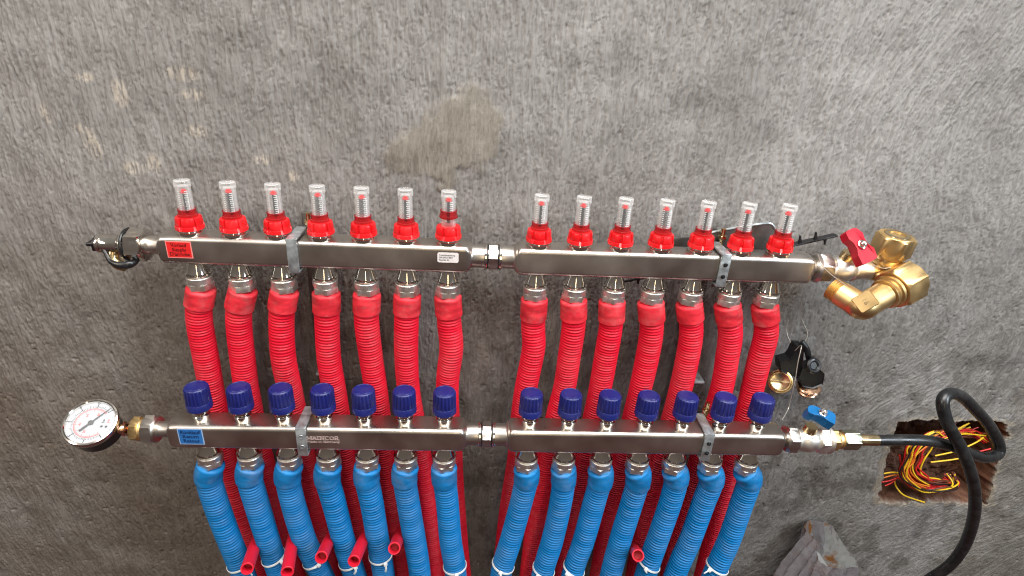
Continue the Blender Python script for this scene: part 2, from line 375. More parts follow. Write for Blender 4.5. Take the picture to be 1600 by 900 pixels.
def wall_mat():
    m = bpy.data.materials.new('cement_plaster'); m.use_nodes = True; t = m.node_tree; N = t.nodes.new; L = t.links.new
    b = t.nodes['Principled BSDF']; b.inputs['Roughness'].default_value = .78; b.inputs['Specular IOR Level'].default_value = .35
    g = N('ShaderNodeNewGeometry')
    def noise(sc, det=5, st=(1, 1, 1)):
        mp = N('ShaderNodeMapping'); mp.inputs['Scale'].default_value = st; n = N('ShaderNodeTexNoise')
        n.inputs['Scale'].default_value = sc; n.inputs['Detail'].default_value = det; n.inputs['Roughness'].default_value = .6
        L(g.outputs['Position'], mp.inputs[0]); L(mp.outputs[0], n.inputs[0]); return n.outputs[0]
    def attr(nm): a = N('ShaderNodeAttribute'); a.attribute_name = nm; return a.outputs['Fac']
    def ramp(f, a, ca, b_, cb):
        r = N('ShaderNodeValToRGB'); L(f, r.inputs[0]); e = r.color_ramp.elements
        e[0].position = a; e[0].color = (*ca, 1); e[1].position = b_; e[1].color = (*cb, 1); return r.outputs[0]
    def mix(f, a, b_, mode='MIX', fv=None):
        x = N('ShaderNodeMix'); x.data_type = 'RGBA'; x.blend_type = mode
        if fv is not None: x.inputs[0].default_value = fv
        else: L(f, x.inputs[0])
        for i, s_ in ((6, a), (7, b_)):
            if isinstance(s_, tuple): x.inputs[i].default_value = (*s_, 1)
            else: L(s_, x.inputs[i])
        return x.outputs[2]
    base = ramp(noise(4.5, 4), .32, (.178, .170, .161), .70, (.256, .248, .239))
    fine0 = ramp(noise(110, 6, (1.7, 1, .32)), .30, (.74, .72, .70), .72, (1.16, 1.16, 1.16))
    col = base
    # damp dark blotches in the lower part
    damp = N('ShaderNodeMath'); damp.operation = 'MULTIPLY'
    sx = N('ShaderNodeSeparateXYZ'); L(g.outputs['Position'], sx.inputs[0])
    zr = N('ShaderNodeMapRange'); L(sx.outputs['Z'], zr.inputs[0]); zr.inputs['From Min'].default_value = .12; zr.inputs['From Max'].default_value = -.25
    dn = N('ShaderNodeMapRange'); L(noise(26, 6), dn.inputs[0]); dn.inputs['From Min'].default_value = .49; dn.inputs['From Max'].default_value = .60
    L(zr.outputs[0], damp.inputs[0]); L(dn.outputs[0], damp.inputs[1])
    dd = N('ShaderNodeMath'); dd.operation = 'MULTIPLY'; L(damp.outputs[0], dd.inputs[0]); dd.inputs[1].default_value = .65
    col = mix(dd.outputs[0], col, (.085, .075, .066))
    pc = N('ShaderNodeMath'); pc.operation = 'MULTIPLY'; L(attr('patch'), pc.inputs[0]); pc.inputs[1].default_value = .62
    col = mix(pc.outputs[0], col, ramp(noise(40, 6), .3, (.150, .130, .100), .7, (.235, .21, .168)))
    cm = N('ShaderNodeMath'); cm.operation = 'MULTIPLY'; L(attr('cream'), cm.inputs[0]); cm.inputs[1].default_value = .6
    col = mix(cm.outputs[0], col, (.42, .37, .30))
    # shade towards the lower left, painted into the colour as a brown tint
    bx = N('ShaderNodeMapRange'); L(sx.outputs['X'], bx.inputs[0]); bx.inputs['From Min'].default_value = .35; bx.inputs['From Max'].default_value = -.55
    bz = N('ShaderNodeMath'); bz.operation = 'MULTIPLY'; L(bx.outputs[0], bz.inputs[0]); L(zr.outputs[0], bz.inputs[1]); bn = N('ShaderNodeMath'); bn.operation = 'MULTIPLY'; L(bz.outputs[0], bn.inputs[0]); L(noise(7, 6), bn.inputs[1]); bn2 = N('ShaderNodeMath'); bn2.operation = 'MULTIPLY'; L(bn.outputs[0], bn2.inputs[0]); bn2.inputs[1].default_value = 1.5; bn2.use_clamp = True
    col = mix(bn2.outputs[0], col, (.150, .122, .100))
    rm = N('ShaderNodeMath'); rm.operation = 'MULTIPLY'; L(attr('rim'), rm.inputs[0]); rm.inputs[1].default_value = .55
    col = mix(rm.outputs[0], col, (.34, .29, .22))
    mott = ramp(noise(38, 7), .36, (.74, .72, .70), .66, (1.14, 1.14, 1.14)); col = mix(None, col, mott, 'MULTIPLY', .42)
    col = mix(None, col, fine0, 'MULTIPLY', .55)
    sk = ramp(attr('streak'), .12, (.76, .74, .72), .75, (1.09, 1.09, 1.09))  # groove shade put into the colour: hollows darker, ridges lighter
    col = mix(None, col, sk, 'MULTIPLY', .85)
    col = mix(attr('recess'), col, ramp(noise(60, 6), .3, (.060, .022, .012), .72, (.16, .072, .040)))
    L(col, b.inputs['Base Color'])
    bm = N('ShaderNodeBump'); bm.inputs['Strength'].default_value = .8; bm.inputs['Distance'].default_value = .0016
    bm2 = N('ShaderNodeBump'); bm2.inputs['Strength'].default_value = .6; bm2.inputs['Distance'].default_value = .0005
    L(noise(150, 7, (2.4, 1, .26)), bm.inputs['Height']); L(noise(900, 3), bm2.inputs['Height'])
    L(bm.outputs[0], bm2.inputs['Normal']); L(bm2.outputs[0], b.inputs['Normal'])
    return m
build_wall()

# ------------------------------------------------------------------ manifolds
G2 = 58.88; XM = 4.45
XS = [50 * i - 350 + (G2 if i > 6 else 0) for i in range(14)]
LY, LZ = -56.57, -224.85                       # the lower bar stands further from the wall
def bar_ring(x, hy, hz, cr, y0, zc, n=10):
    """rounded rectangle section across the bar"""
    pts = []
    for qx, qz, a0 in ((1, 1, 0), (-1, 1, 90), (-1, -1, 180), (1, -1, 270)):
        for k in range(n):
            a = math.radians(a0 + 90 * k / (n - 1)); pts.append((x, y0 + qx * (hy - cr) + cr * math.cos(a), zc + qz * (hz - cr) + cr * math.sin(a)))
    return np.array(pts)
def bar(parent, xa, xb, y0, zb, necka, neckb, ra, rb):
    """hollow square bar drawn down to round necks at both ends"""
    zc = zb + 17; h = 17; mb = MB(); rs = []
    for (x, hh, cr) in ((xa - necka, ra - 1, ra - 1), (xa - necka + .5, ra, ra), (xa - 6.5, ra, ra), (xa - 5.2, ra + .7, ra + .5), (xa - 4.4, ra + 2.6, ra), (xa - 3.2, h - 2.6, 9), (xa - 1.8, h - 1.0, 8), (xa + .4, h - .2, 6.6), (xa + 3, h, 6)): rs.append(bar_ring(x, hh, hh, cr, y0, zc))
    for x in np.linspace(xa + 12, xb - 12, 12): rs.append(bar_ring(x, h, h, 5.5, y0, zc))
    for (x, hh, cr) in ((xb - 3, h, 6), (xb - .4, h - .2, 6.6), (xb + 1.8, h - 1.0, 8), (xb + 3.2, h - 2.6 if rb < 13 else h - 1.6, 9), (xb + 4.4, rb + (2.6 if rb < 13 else .9), rb), (xb + 5.2, rb + .6, rb + .5), (xb + 6.5, rb, rb), (xb + neckb - .5, rb, rb), (xb + neckb, rb - 1, rb - 1)): rs.append(bar_ring(x, hh, hh, cr, y0, zc))
    mb.rings(rs); return part('bar', mb, M['steel'], parent, 50)
def manifold(name, label, y0, zb, xl, xr, rl):
    t = thing(name, label, 'manifold', (XM, y0, zb)); zc = zb + 17
    bar(t, xl, XM - 31, y0, zb, 26, 21, rl, 14.2)
    bar(t, XM + 31, xr, y0, zb, 21, 16, 14.2, 10.5)
    c = MB(); o = (XM, y0, zc)
    for s in (-1, 1):
        c.lathe([(s * 7.2, 13), (s * 7.2, 16), (s * 8, 16.6), (s * 9.6, 16.6), (s * 10.4, 16), (s * 10.4, 13)][::s], o, (1, 0, 0), 48)
    cp = part('coupling', c, M['nickel'], t)
    g = MB(); g.hexa(-6, 6, 16.8, o, (1, 0, 0), .8, .3); part('coupling_nut', g, M['steel'], t)
    s_ = MB()
    for s in (-1, 1): s_.lathe([(s * 6.1, 14.5), (s * 6.1, 15.6), (s * 7.1, 15.6), (s * 7.1, 14.5)][::s], o, (1, 0, 0), 40)
    part('gasket', s_, M['rubber'], cp)
    return t
sup = manifold('supply_manifold', 'upper steel manifold bar with red capped clear flow meters on top', 0, 0, -381, 399, 11)
ret = manifold('return_manifold', 'lower steel manifold bar with dark blue knobs on top', LY, LZ, -385, 392, 10)

# shared meshes (local origin on the bar)
def lm(name, f, mt, smooth=35):
    mb = MB(); f(mb); return mb.mesh(name, (0, 0, 0), mt, smooth)
def knurl(n, d): return lambda th, t: 1 + d * np.sign(np.sin(th * n)) * .5
m_base = lm('flow_meter', lambda b: b.lathe([(0, 14.2), (.4, 14.8), (3.0, 14.8), (3.6, 14.0), (6.0, 13.4)], seg=36), M['nickel'])
def capf(b):
    def slot(th, t):
        d = np.abs(((th + .35) % (PI / 3)) - PI / 6); return np.where((d < .09) & (t > 7.5) & (t < 20.4), .84, 1.0)
    b.lathe([(5.6, 13.6), (5.7, 15.2), (6.4, 15.8), (10.4, 15.6), (10.8, 14.7), (11.3, 14.9), (11.6, 15.0), (19.2, 14.2), (20.2, 13.8), (20.8, 12.6), (20.9, 9.6)], seg=144, mod=slot)
m_cap = lm('flow_meter_cap', capf, M['red'], 30)
m_neck = lm('flow_meter_collar', lambda b: b.lathe([(20.8, 10.9), (23.6, 10.8), (24, 9.9), (28.0, 9.7), (28.4, 10.0), (29.6, 10.0), (30.0, 8.9)], seg=32, cap1=False), M['redglass'])
def tubef(b):
    b.lathe([(20.6, 7.0), (20.6, 8.5), (54, 8.1), (55.5, 8.1), (56, 9.0), (62.3, 8.9), (63.0, 8.4), (63.2, 7.4), (61.8, 6.6), (61.6, 1)], seg=32, cap0=False)
    b.lathe([(23.6, 7.0), (52, 6.5), (56.5, 5.6), (57.5, 3), (57.7, .8)][::1], seg=32, cap0=False, cap1=True)
m_tube = lm('sight_tube', tubef, M['glass'])
def rodf(b):
    b.lathe([(24, 1.9), (50, 1.7), (50.2, 1)], seg=14)
m_rod = lm('scale_rod', rodf, M['black'])
def springf(b):
    th = np.linspace(0, 2 * PI * 9, 190); b.tube(np.stack([3.6 * np.cos(th), 3.6 * np.sin(th), 30 + th / (2 * PI * 9) * 19], 1), .42, 5)
m_spring = lm('spring', springf, M['black'])
def ticksf(b):
    for k in range(10):
        b.box((3.6, -4.4, 29 + k * 2.4), (3.0 if k % 2 else 4.0, .5, 1.0)); b.box((-4.4, -3.8, 29 + k * 2.4), (1.8, .5, .8))
    b.box((5.2, -4.2, 40), (.6, .5, 22))
m_ticks = lm('scale_mark', ticksf, M['white'], 0)
m_ind = lm('indicator', lambda b: b.lathe([(50.4, 2), (50.6, 3.8), (52.6, 3.8), (53, 2.4), (54.4, 2.4), (54.6, 1.2)], seg=20), M['red'])
def conef(b): b.lathe([(-.0, 9), (-.6, 10.6), (-1.8, 10.6), (-2.2, 9.3), (-3.5, 9.4), (-15.2, 13.4), (-15.8, 15.0), (-17.0, 15.3), (-18.0, 14.8), (-19.2, 13.8), (-20, 12)][::-1], seg=40)
m_cone = lm('compression_fitting', conef, M['nickel'])
def nutf(b):
    b.lathe([(-28.2, 14.0), (-27.6, 14.8), (-21.0, 15.0), (-20.2, 14.5), (-19.8, 12.6)], seg=120, mod=knurl(60, .012))
    b.hexa(-36.6, -28.2, 15.8, bev=.7, phase=.52)
m_nut = lm('compression_nut', nutf, M['satin'], 25)
m_pipe = lm('pipe_stub', lambda b: b.lathe([(-42, 8.5), (-36.5, 8.5)], seg=24), M['red_pipe'])
m_vbase = lm('valve', lambda b: b.lathe([(0, 9.2), (4.0, 9.8), (8.8, 10.6), (9.6, 10.0), (9.9, 8.4), (12.0, 8.4), (12.4, 9.8), (18.0, 9.8), (19.4, 8)], seg=36), M['nickel'])
def knobf(b):
    def rib(th, t):
        return np.where((t > 28) & (t < 47.2), 1 + .032 * np.clip(np.cos(th * 20) * 2.2, -1, 1), 1.0)
    b.lathe([(18.0, 12), (18.0, 14.4), (18.6, 15.0), (27.0, 14.8), (27.5, 14.5), (27.8, 13.6), (28.6, 14.2), (46.0, 13.8), (47.8, 13.4), (48.8, 12.4), (49.0, 11.4), (48.5, 11.0), (48.5, 10.2), (49.1, 9.8), (49.2, 2)], seg=176, mod=rib)
m_knob = lm('knob', knobf, M['blue_knob'], 32)

for i, x in enumerate(XS):
    a = link('flow_meter', m_base, (x, 0, 34), sup); z = random.uniform(-.5, .5)
    rz = [.10, .02, -.05, .05, .12, -.1, .0, -.25, .22, .12, .1, .2, .0, .05][i]; a.rotation_euler.z = rz
    up = 0 if i != 6 else 1
    link('cap', m_cap, (x, 0, 34), a)
    nk = link('collar', m_neck, (x, 0, 34 + (10.5 if up else 0)), a)
    tb = link('sight_tube', m_tube, (x, 0, 34), a)
    drop = [-6, 0, 0, -1, -2, 0, 0, 0, -1, 0, -1, 0, 0, 0][i]
    link('scale_rod', m_rod, (x, 0, 34), a) if i not in (3, 4, 10) else None
    link('spring', m_spring, (x, 0, 34), a) if i in (3, 4, 10, 1, 9) else None
    link('indicator', m_ind, (x, 0, 34 + drop * .4), a)
    sc = link('scale_mark', m_ticks, (x, 0, 34), a)
    for t, y0, zb in ((sup, 0, 0), (ret, LY, LZ)):
        f = link('compression_fitting', m_cone, (x, y0, zb), t); f.rotation_euler.z = random.uniform(-.5, .5)
        link('nut', m_nut, (x, y0, zb), f); link('pipe_stub', m_pipe, (x, y0, zb), f)
    v = link('valve', m_vbase, (x, LY, LZ + 34), ret); k = link('knob', m_knob, (x, LY, LZ + 34), v); v.rotation_euler.z = random.uniform(0, 3)

# labels and etching on the front faces (front faces lie at y0 - 17)
def front_label(parent, corners, Y, mt, rim, lines, ink, name):
    P = [at(x, y, Y) for x, y in corners]                     # tl, tr, br, bl
    x = P[1] - P[0]; w = np.linalg.norm(P[1] - P[0]); h = np.linalg.norm(P[3] - P[0]); c = sum(P) / 4; c[1] = Y
    xd = np.array((1, 0, 0)); ud = np.array((0, 0, 1))
    mb = MB(); mb.box(c + (0, -.15, 0), (w, .3, h)); o = part(name, mb, rim, parent, 0)
    mb = MB(); mb.box(c + (0, -.36, 0), (w - 2.2, .14, h - 2.2)); part('label_face', mb, mt, o, 0)
    for k, tx in enumerate(lines):
        text_mesh('lettering', tx, h * .29, ink, c + (0, -.46, (1 - k) * h * .27), xd, ud, o, bold=h * .004)
front_label(sup, [(258, 377), (298, 377), (302, 403), (262, 403)], -17.05, M['redlabel'], M['rimred'], ['Vorlauf', 'Supply', "D'arrivée"], M['darkred'], 'label')
front_label(ret, [(277, 670), (316, 670), (320, 694), (280, 694)], LY - 17.05, M['bluelabel'], M['rimblue'], ['Rücklauf', 'Return', 'Retour'], M['darkblue'], 'label')
P = [at(x, y, -17.1) for x, y in ((683, 394), (717, 395), (717, 411), (683, 410))]; c = sum(P) / 4
w, h = 25, 12.5; pts = []
for qx, qz, a0 in ((1, 1, 0), (-1, 1, 90), (-1, -1, 180), (1, -1, 270)):
    for k in range(6):
        a = math.radians(a0 + 18 * k); pts.append((c[0] + qx * (w / 2 - 2.2) + 2.2 * math.cos(a), -17.05, c[2] + qz * (h / 2 - 2.2) + 2.2 * math.sin(a)))
mb = MB(); mb.prism(pts, .3, (0, -1, 0)); st = part('sticker', mb, M['sticker'], sup, 0)
for k, tx in enumerate(('Produktbezeichnung', '500.243.01.8817', 'Geprüft: 36')):
    text_mesh('lettering', tx, 2.7, M['ink'], (c[0] - 10.5, -17.38, c[2] + 3 - k * 3), (1, 0, 0), (0, 0, 1), st, align='LEFT', squash=.92 if k else .85)
# etched maker's mark, slab serif capitals built from strokes
def strokes_word(word, x0, z0, h, Y, parent):
    G = {'M': [((0, 0), (0, 1)), ((0, 1), (.5, .25)), ((.5, .25), (1, 1)), ((1, 1), (1, 0))], 'A': [((0, 0), (.5, 1)), ((.5, 1), (1, 0)), ((.25, .33), (.75, .33))], 'I': [((.25, 0), (.25, 1))],
         'N': [((0, 0), (0, 1)), ((0, 1), (.9, 0)), ((.9, 0), (.9, 1))], 'C': [((.9, .82), (.55, 1)), ((.55, 1), (.15, .82)), ((.15, .82), (0, .5)), ((0, .5), (.15, .18)), ((.15, .18), (.55, 0)), ((.55, 0), (.9, .18))],
         'O': [((.5, 1), (.12, .8)), ((.12, .8), (0, .5)), ((0, .5), (.12, .2)), ((.12, .2), (.5, 0)), ((.5, 0), (.88, .2)), ((.88, .2), (1, .5)), ((1, .5), (.88, .8)), ((.88, .8), (.5, 1))],
         'R': [((.1, 0), (.1, 1)), ((.1, 1), (.7, 1)), ((.7, 1), (.9, .75)), ((.9, .75), (.7, .5)), ((.7, .5), (.1, .5)), ((.5, .5), (.95, 0))]}
    SER = {'M': [(0, 0), (1, 0), (0, 1), (1, 1)], 'A': [(0, 0), (1, 0)], 'I': [(.25, 0), (.25, 1)], 'N': [(0, 0), (0, 1), (.9, 1)], 'C': [], 'O': [], 'R': [(.1, 0), (.95, 0)]}
    WD = {'M': 1.15, 'A': 1.05, 'I': .5, 'N': 1.0, 'C': .95, 'O': 1.05, 'R': .95}
    mb = MB(); x = x0
    for ch in word:
        w = h * WD[ch] * .85
        for i, (a, b_) in enumerate(G[ch]):
            A = np.array((x + a[0] * w, 0, z0 + a[1] * h)); B = np.array((x + b_[0] * w, 0, z0 + b_[1] * h)); d = B - A; l = np.linalg.norm(d); d /= l
            n = np.array((-d[2], 0, d[0])); mid = (A + B) / 2; mid[1] = Y - .03 - i * .006
            mb.box(mid, (l + .3, .05, h * .19), np.stack([d, (0, 1, 0), n], 1))
        for k, s_ in enumerate(SER[ch]): mb.box((x + s_[0] * w, Y - .10 - k * .006, z0 + s_[1] * h + (.06 if s_[1] == 0 else -.06) * h), (h * .5, .05, h * .14))
        x += w + h * .24
    part('lettering', mb, M['etch'], parent, 0); return x
pm = at(480, 687, LY - 17)
xe = strokes_word('MAINCOR', pm[0], pm[2], 5.4, LY - 17, ret)
text_mesh('lettering', 'Made in Germany', 4.2, M['etch'], ((pm[0] + xe) / 2, LY - 17.05, pm[2] - 3.1), (1, 0, 0), (0, 0, 1), ret, bold=.06, squash=1.32)

# ------------------------------------------------------------------ corrugated hoses
ORD = ['leftmost', 'second', 'third', 'fourth', 'fifth', 'sixth', 'seventh', 'eighth', 'ninth', 'tenth', 'eleventh', 'twelfth', 'thirteenth', 'rightmost']
def place(i, w):
    if i == 0: return 'leftmost ' + w
    if i == 13: return 'rightmost ' + w
    if i < 6: return ORD[i] + ' from left ' + w
    return {6: 'left of the middle gap ', 7: 'right of the middle gap ', 8: 'second after the middle gap ', 9: 'fifth from right ', 10: 'fourth from right ', 11: 'third from right ', 12: 'second from right '}[i] + w
def hose(i, pts, y0, zb, matt, cuffm, label, group, r=15.0, seamang=None, seg=28, clen=27):
    ph = random.uniform(0, 6); t0 = np.array((XS[i], y0, zb - 37.5))
    P = spline([t0 + (0, 0, 1)] + [np.array(p) for p in pts], .65)
    d = np.concatenate([[0], np.cumsum(np.linalg.norm(np.diff(P, axis=0), axis=1))])
    t = thing('corrugated_hose', label, 'hose', t0, group)
    pitch = 4.7 if y0 else 4.1; skew = random.uniform(-1.6, 1.6)
    kc = d < clen
    def rc(dd, th):
        e = clen + skew * np.cos(th + ph) - 1
        lip = 17.3 * (1 - .30 * math.exp(-dd / .9)) + .15 * math.exp(-((dd - 3) / 1.8) ** 2)
        return lip + .18 * np.sin(th * 3 + ph + dd * .1) + .05 * np.sin(dd * .8 + 2 * np.cos(th + ph)) 
    c = MB(); Pc = P[kc]; c.tube(Pc[::2], 17, 32, True, rc)
    kh = d > clen - 4; Ph = P[kh]; off = d[kh][0]
    wob = ph
    def rf(dd, th):
        ss = dd + off; q = ss + .4 * math.sin(ss * .03 + wob)
        w = min(1, max(0, .5 + 1.1 * math.cos(2 * PI * q / pitch)))
        base = np.full(th.shape, r + .15 * math.sin(ss * .037 + wob))
        amp = np.full(th.shape, 1.0)
        if seamang is not None:
            k = np.exp(-((((th - seamang - .12 * math.sin(ss * .01 + wob) + PI) % (2 * PI)) - PI) / .09) ** 2); amp = 1 - .75 * k; base = base + .42 * k
        return base + (w - .55) * (2.0 if y0 else 1.45) * amp
    h = MB(); h.tube(Ph, r, seg, True, rf)
    part('corrugated_tube', h, matt, t, 38); part('cuff', c, cuffm, t, 50)
    return P, t
RED = {0: [(311, 495, 1), (322, 560, 6), (333, 620, 10), (352, 715, 12), (372, 790, 10), (396, 860, 8), (420, 930, 5)],
       1: [(373, 495, 0), (379, 560, 5), (388, 620, 10), (409, 715, 12), (430, 790, 12), (450, 860, 10), (470, 930, 5)],
       2: [(440, 495, 0), (443, 560, -2), (456, 620, 8), (476, 715, 12), (492, 790, 12), (508, 860, 10), (525, 930, 5)],
       3: [(511, 500, 0), (514, 560, 2), (524, 620, 8), (540, 715, 12), (554, 790, 12), (566, 860, 10), (580, 930, 5)],
       4: [(573, 503, 0), (580, 560, 4), (589, 620, 8), (600, 715, 12), (610, 790, 12), (620, 860, 10), (630, 930, 5)],
       5: [(635, 503, 0), (635, 560, 4), (640, 620, 10), (658, 715, 12), (668, 790, 12), (676, 860, 10), (684, 930, 5)],
       6: [(702, 505, 0), (705, 545, 0), (699, 610, 6), (706, 715, 12), (711, 790, 12), (717, 860, 10), (725, 930, 5)],
       7: [(833, 510, 0), (834, 540, 0), (829, 570, 2), (823, 600, 4), (816, 645, 8), (809, 715, 12), (797, 790, 12), (788, 860, 10), (782, 930, 5)],
       8: [(896, 510, 0), (889, 560, 4), (882, 605, 8), (870, 650, 10), (851, 730, 12), (839, 800, 12), (830, 870, 10), (823, 930, 5)],
       9: [(954, 512, 0), (946, 560, 2), (938, 605, 6), (928, 650, 10), (912, 720, 12), (899, 790, 12), (886, 860, 10), (874, 930, 5)],
       10: [(1018, 515, 0), (1011, 560, 3), (1001, 605, 6), (990, 650, 10), (969, 730, 12), (953, 800, 12), (941, 870, 10), (930, 930, 5)],
       11: [(1080, 518, 0), (1074, 560, 2), (1064, 605, 6), (1050, 655, 10), (1027, 730, 12), (1010, 800, 12), (998, 870, 10), (985, 930, 5)],
       12: [(1141, 520, 0), (1136, 560, 2), (1128, 605, 6), (1113, 655, 10), (1090, 730, 12), (1072, 800, 12), (1052, 870, 10), (1040, 930, 5)],
       13: [(1197, 520, 0), (1187, 560, 3), (1176, 605, 8), (1165, 650, 10), (1141, 737, 12), (1122, 815, 12), (1103, 885, 10), (1090, 940, 5)]}
BLUE = {0: [(326, 745), (337.5, 786), (359, 844), (378, 890), (396, 940)], 1: [(389.5, 745), (401, 786), (417, 838), (432, 884), (452, 940)],
        2: [(449.5, 745), (458, 786), (476, 844), (496, 884), (524, 940)], 3: [(511, 745), (522, 786), (537, 844), (551, 887), (568, 940)],
        4: [(572.5, 745), (581, 786), (590.5, 844), (598, 887), (606, 940)], 5: [(632, 745), (638, 786), (648, 844), (655, 887), (660, 940)],
        6: [(694, 745), (699, 786), (704, 844), (711, 887), (716, 940)], 7: [(823, 746), (814, 786), (798, 844), (785, 887), (776, 940)],
        8: [(881, 746), (876, 786), (863, 844), (850, 887), (838, 940)], 9: [(939, 746), (928, 786), (912, 844), (897, 887), (884, 940)],
        10: [(998, 746), (987, 786), (969, 844), (957, 887), (944, 940)], 11: [(1057, 746), (1047, 786), (1027, 844), (1012, 887), (996, 940)],
        12: [(1112, 749), (1099, 786), (1078, 844), (1059, 887), (1040, 940)], 13: [(1171, 749), (1159, 786), (1139, 844), (1119.5, 887), (1098, 940)]}
redlook = {0: 'red corrugated hose slanting right behind its blue knob', 2: 'red corrugated hose bowed sideways above its knob', 6: 'red corrugated hose bulging gently rightward', 7: 'S-bent red corrugated hose', 13: 'red corrugated hose leaning most steeply leftward'}
bluelook = {0: 'blue corrugated hose curving farthest rightward', 2: 'blue corrugated hose with straight seam down its front', 6: 'nearly straight blue corrugated hose', 8: 'blue corrugated hose kinked leftward', 13: 'blue corrugated hose leaning steeply down left'}
bp = {}
for i in range(14):
    pts = [at(x, y, Y) for x, y, Y in RED[i]]
    hose(i, pts, 0, 0, M['red_hose'], M['red_cuff'], redlook.get(i, 'red corrugated hose') + ', ' + place(i, 'under the upper bar'), 'red corrugated hoses hanging from the upper bar',
         seamang={1: 4.6, 8: 4.4, 12: 5.1, 2: 4.5}.get(i), seg=26, clen=random.uniform(25.5, 29))
    ys = [LY, LY + 3, LY + 3, LY + 2, LY + 4] if i > 4 else [LY, LY + 2, LY + 4, LY + 11, LY + 24]
    pts = [at(x, y, Y) for (x, y), Y in zip(BLUE[i], ys)]
    bp[i] = hose(i, pts, LY, LZ, M['blue_hose'], M['blue_cuff'], bluelook.get(i, 'blue corrugated hose') + ', ' + place(i, 'under the lower bar'), 'blue corrugated hoses hanging from the lower bar',
         seamang={2: 4.5, 0: 3.9, 1: 4.0, 12: 5.2}.get(i), clen=random.uniform(24, 30))[0]

# ------------------------------------------------------------------ zip ties round the blue hoses
def zip_tie(i, px, py, tail, label, ang=0, r=17.4):
    P = bp[i]; tgt = at(px, py, LY - 12); k = int(np.argmin(np.linalg.norm(P - at(px, py, LY), axis=1))); k = min(max(k, 3), len(P) - 4)
    T = P[k + 3] - P[k - 3]; T /= np.linalg.norm(T); T = T + np.array((0, -.12, 0)) + np.array((math.sin(ang), 0, 0)); a, e1, e2 = frame(T)
    mb = MB(); th = np.linspace(0, 2 * PI, 49)[:-1]; rs = []
    for dt, dr in ((-1.4, 0), (-1.4, .9), (1.4, .9), (1.4, 0)):
        rs.append(P[k] + a * dt + np.outer((r + dr - .9) * np.cos(th), e1) + np.outer((r + dr - .9) * np.sin(th), e2))
    rs.append(rs[0]); mb.rings(rs, False, False)
    t = thing('zip_tie', label, 'zip tie', P[k], 'white zip ties round the blue hoses')
    part('band', mb, M['white'], t)
    d = CP - P[k]; d = d - T / np.linalg.norm(T) ** 2 * (d @ T); d /= np.linalg.norm(d); d = d + np.array((tail[2], 0, 0)); d /= np.linalg.norm(d)
    h = P[k] + d * (r + 1.5); x = np.cross(a, d); mb = MB(); mb.box(h, (5.4, 4.4, 4.8), np.stack([x, d, a], 1), .8); part('head', mb, M['white'], t)
    e = h + d * 2 + np.array((tail[0], 0, tail[1])); mid = (h + e) / 2 + d * 2
    pp = spline([h + d, mid, e], 1.5); mb = MB(); mb.tube(pp, 1.5, 6, True, lambda dd, th: 1.5 * (.35 + .65 * np.abs(np.cos(th))));  part('tail', mb, M['white'], t)
def tl(s): return 'white zip tie round the ' + s
zip_tie(0, 369, 888, (6, -12, .3), tl('leftmost blue hose, beside a red pipe end'), .2)
zip_tie(1, 427, 878, (8, 4, .55), tl('second blue hose from the left end'), .25)
zip_tie(2, 488, 882, (-13, -7, .0), 'white zip tie with tail sticking out left round the third blue hose', .25)
zip_tie(3, 543, 884, (-3, -11, .1), tl('fourth blue hose, between two red pipe ends'), .2)
zip_tie(4, 596, 874, (-1, -13, .25), 'white zip tie with straight hanging tail round the fifth blue hose from left', .05)
zip_tie(6, 709, 886, (2, -9, .05), tl('blue hose just left of the middle gap'), .0)
zip_tie(7, 787, 884, (2, -7, .1), tl('blue hose just right of the middle gap'), -.2)
zip_tie(8, 849, 891, (0, -9, -.2), tl('second blue hose right of the middle gap'), -.2)
zip_tie(9, 896, 890, (12, -6, -.3), tl('fifth blue hose from right, low down'), -.3)
zip_tie(11, 1013, 882, (2, -6, .05), tl('third blue hose from right, below the lone pipe end'), -.3)
zip_tie(13, 1118, 886, (-6, -6, -.6), tl('rightmost blue hose, hardly showing'), -.2)

# ------------------------------------------------------------------ red pipe ends that stick out between the hoses
def pipe_end(a, b, label, r=8.2):
    """a = open end, b = point further back"""
    a, b = np.array(a), np.array(b); ax = a - b; L = np.linalg.norm(ax)
    t = thing('pipe_end', label, 'pipe', b, 'red plastic pipe ends between the hoses')
    mb = MB(); mb.lathe([(0, r), (L * .5, r), (L - .4, r), (L, r - .4), (L, r - 1.7), (L - .6, r - 2), (L - 16, r - 2)], b, ax, 36, cap1=False); part('pipe_wall', mb, M['red_pipe'], t, 40)
    mb = MB(); mb.lathe([(L - 17, r - 2.2), (L - 15.5, r - 2.2)], b, ax, 28); part('bore', mb, M['red_bore'], t)
def pe(x0, y0, Y0, x1, y1, Y1, lb): pipe_end(at(x0, y0, Y0), at(x1, y1, Y1), lb)
pe(386, 889, -112, 404, 835, -20, 'smooth red pipe end, leftmost of the row of five, beside the leftmost blue hose')
pe(449, 894, -118, 460, 828, -20, 'smooth red pipe end cut off lowest in the picture, second from the left')
pe(502, 871, -108, 520, 832, -20, 'smooth red pipe end with open bore, between the third and fourth blue hoses')
pe(553, 877, -110, 576, 826, -20, 'smooth red pipe end with open bore, between the fourth and fifth blue hoses')
pe(616, 857, -98, 626, 832, -20, 'short smooth red pipe end, between the fifth and sixth blue hoses')
pe(997, 868, -105, 990, 856, -10, 'lone smooth red pipe end facing the camera, between blue hoses on the right half')

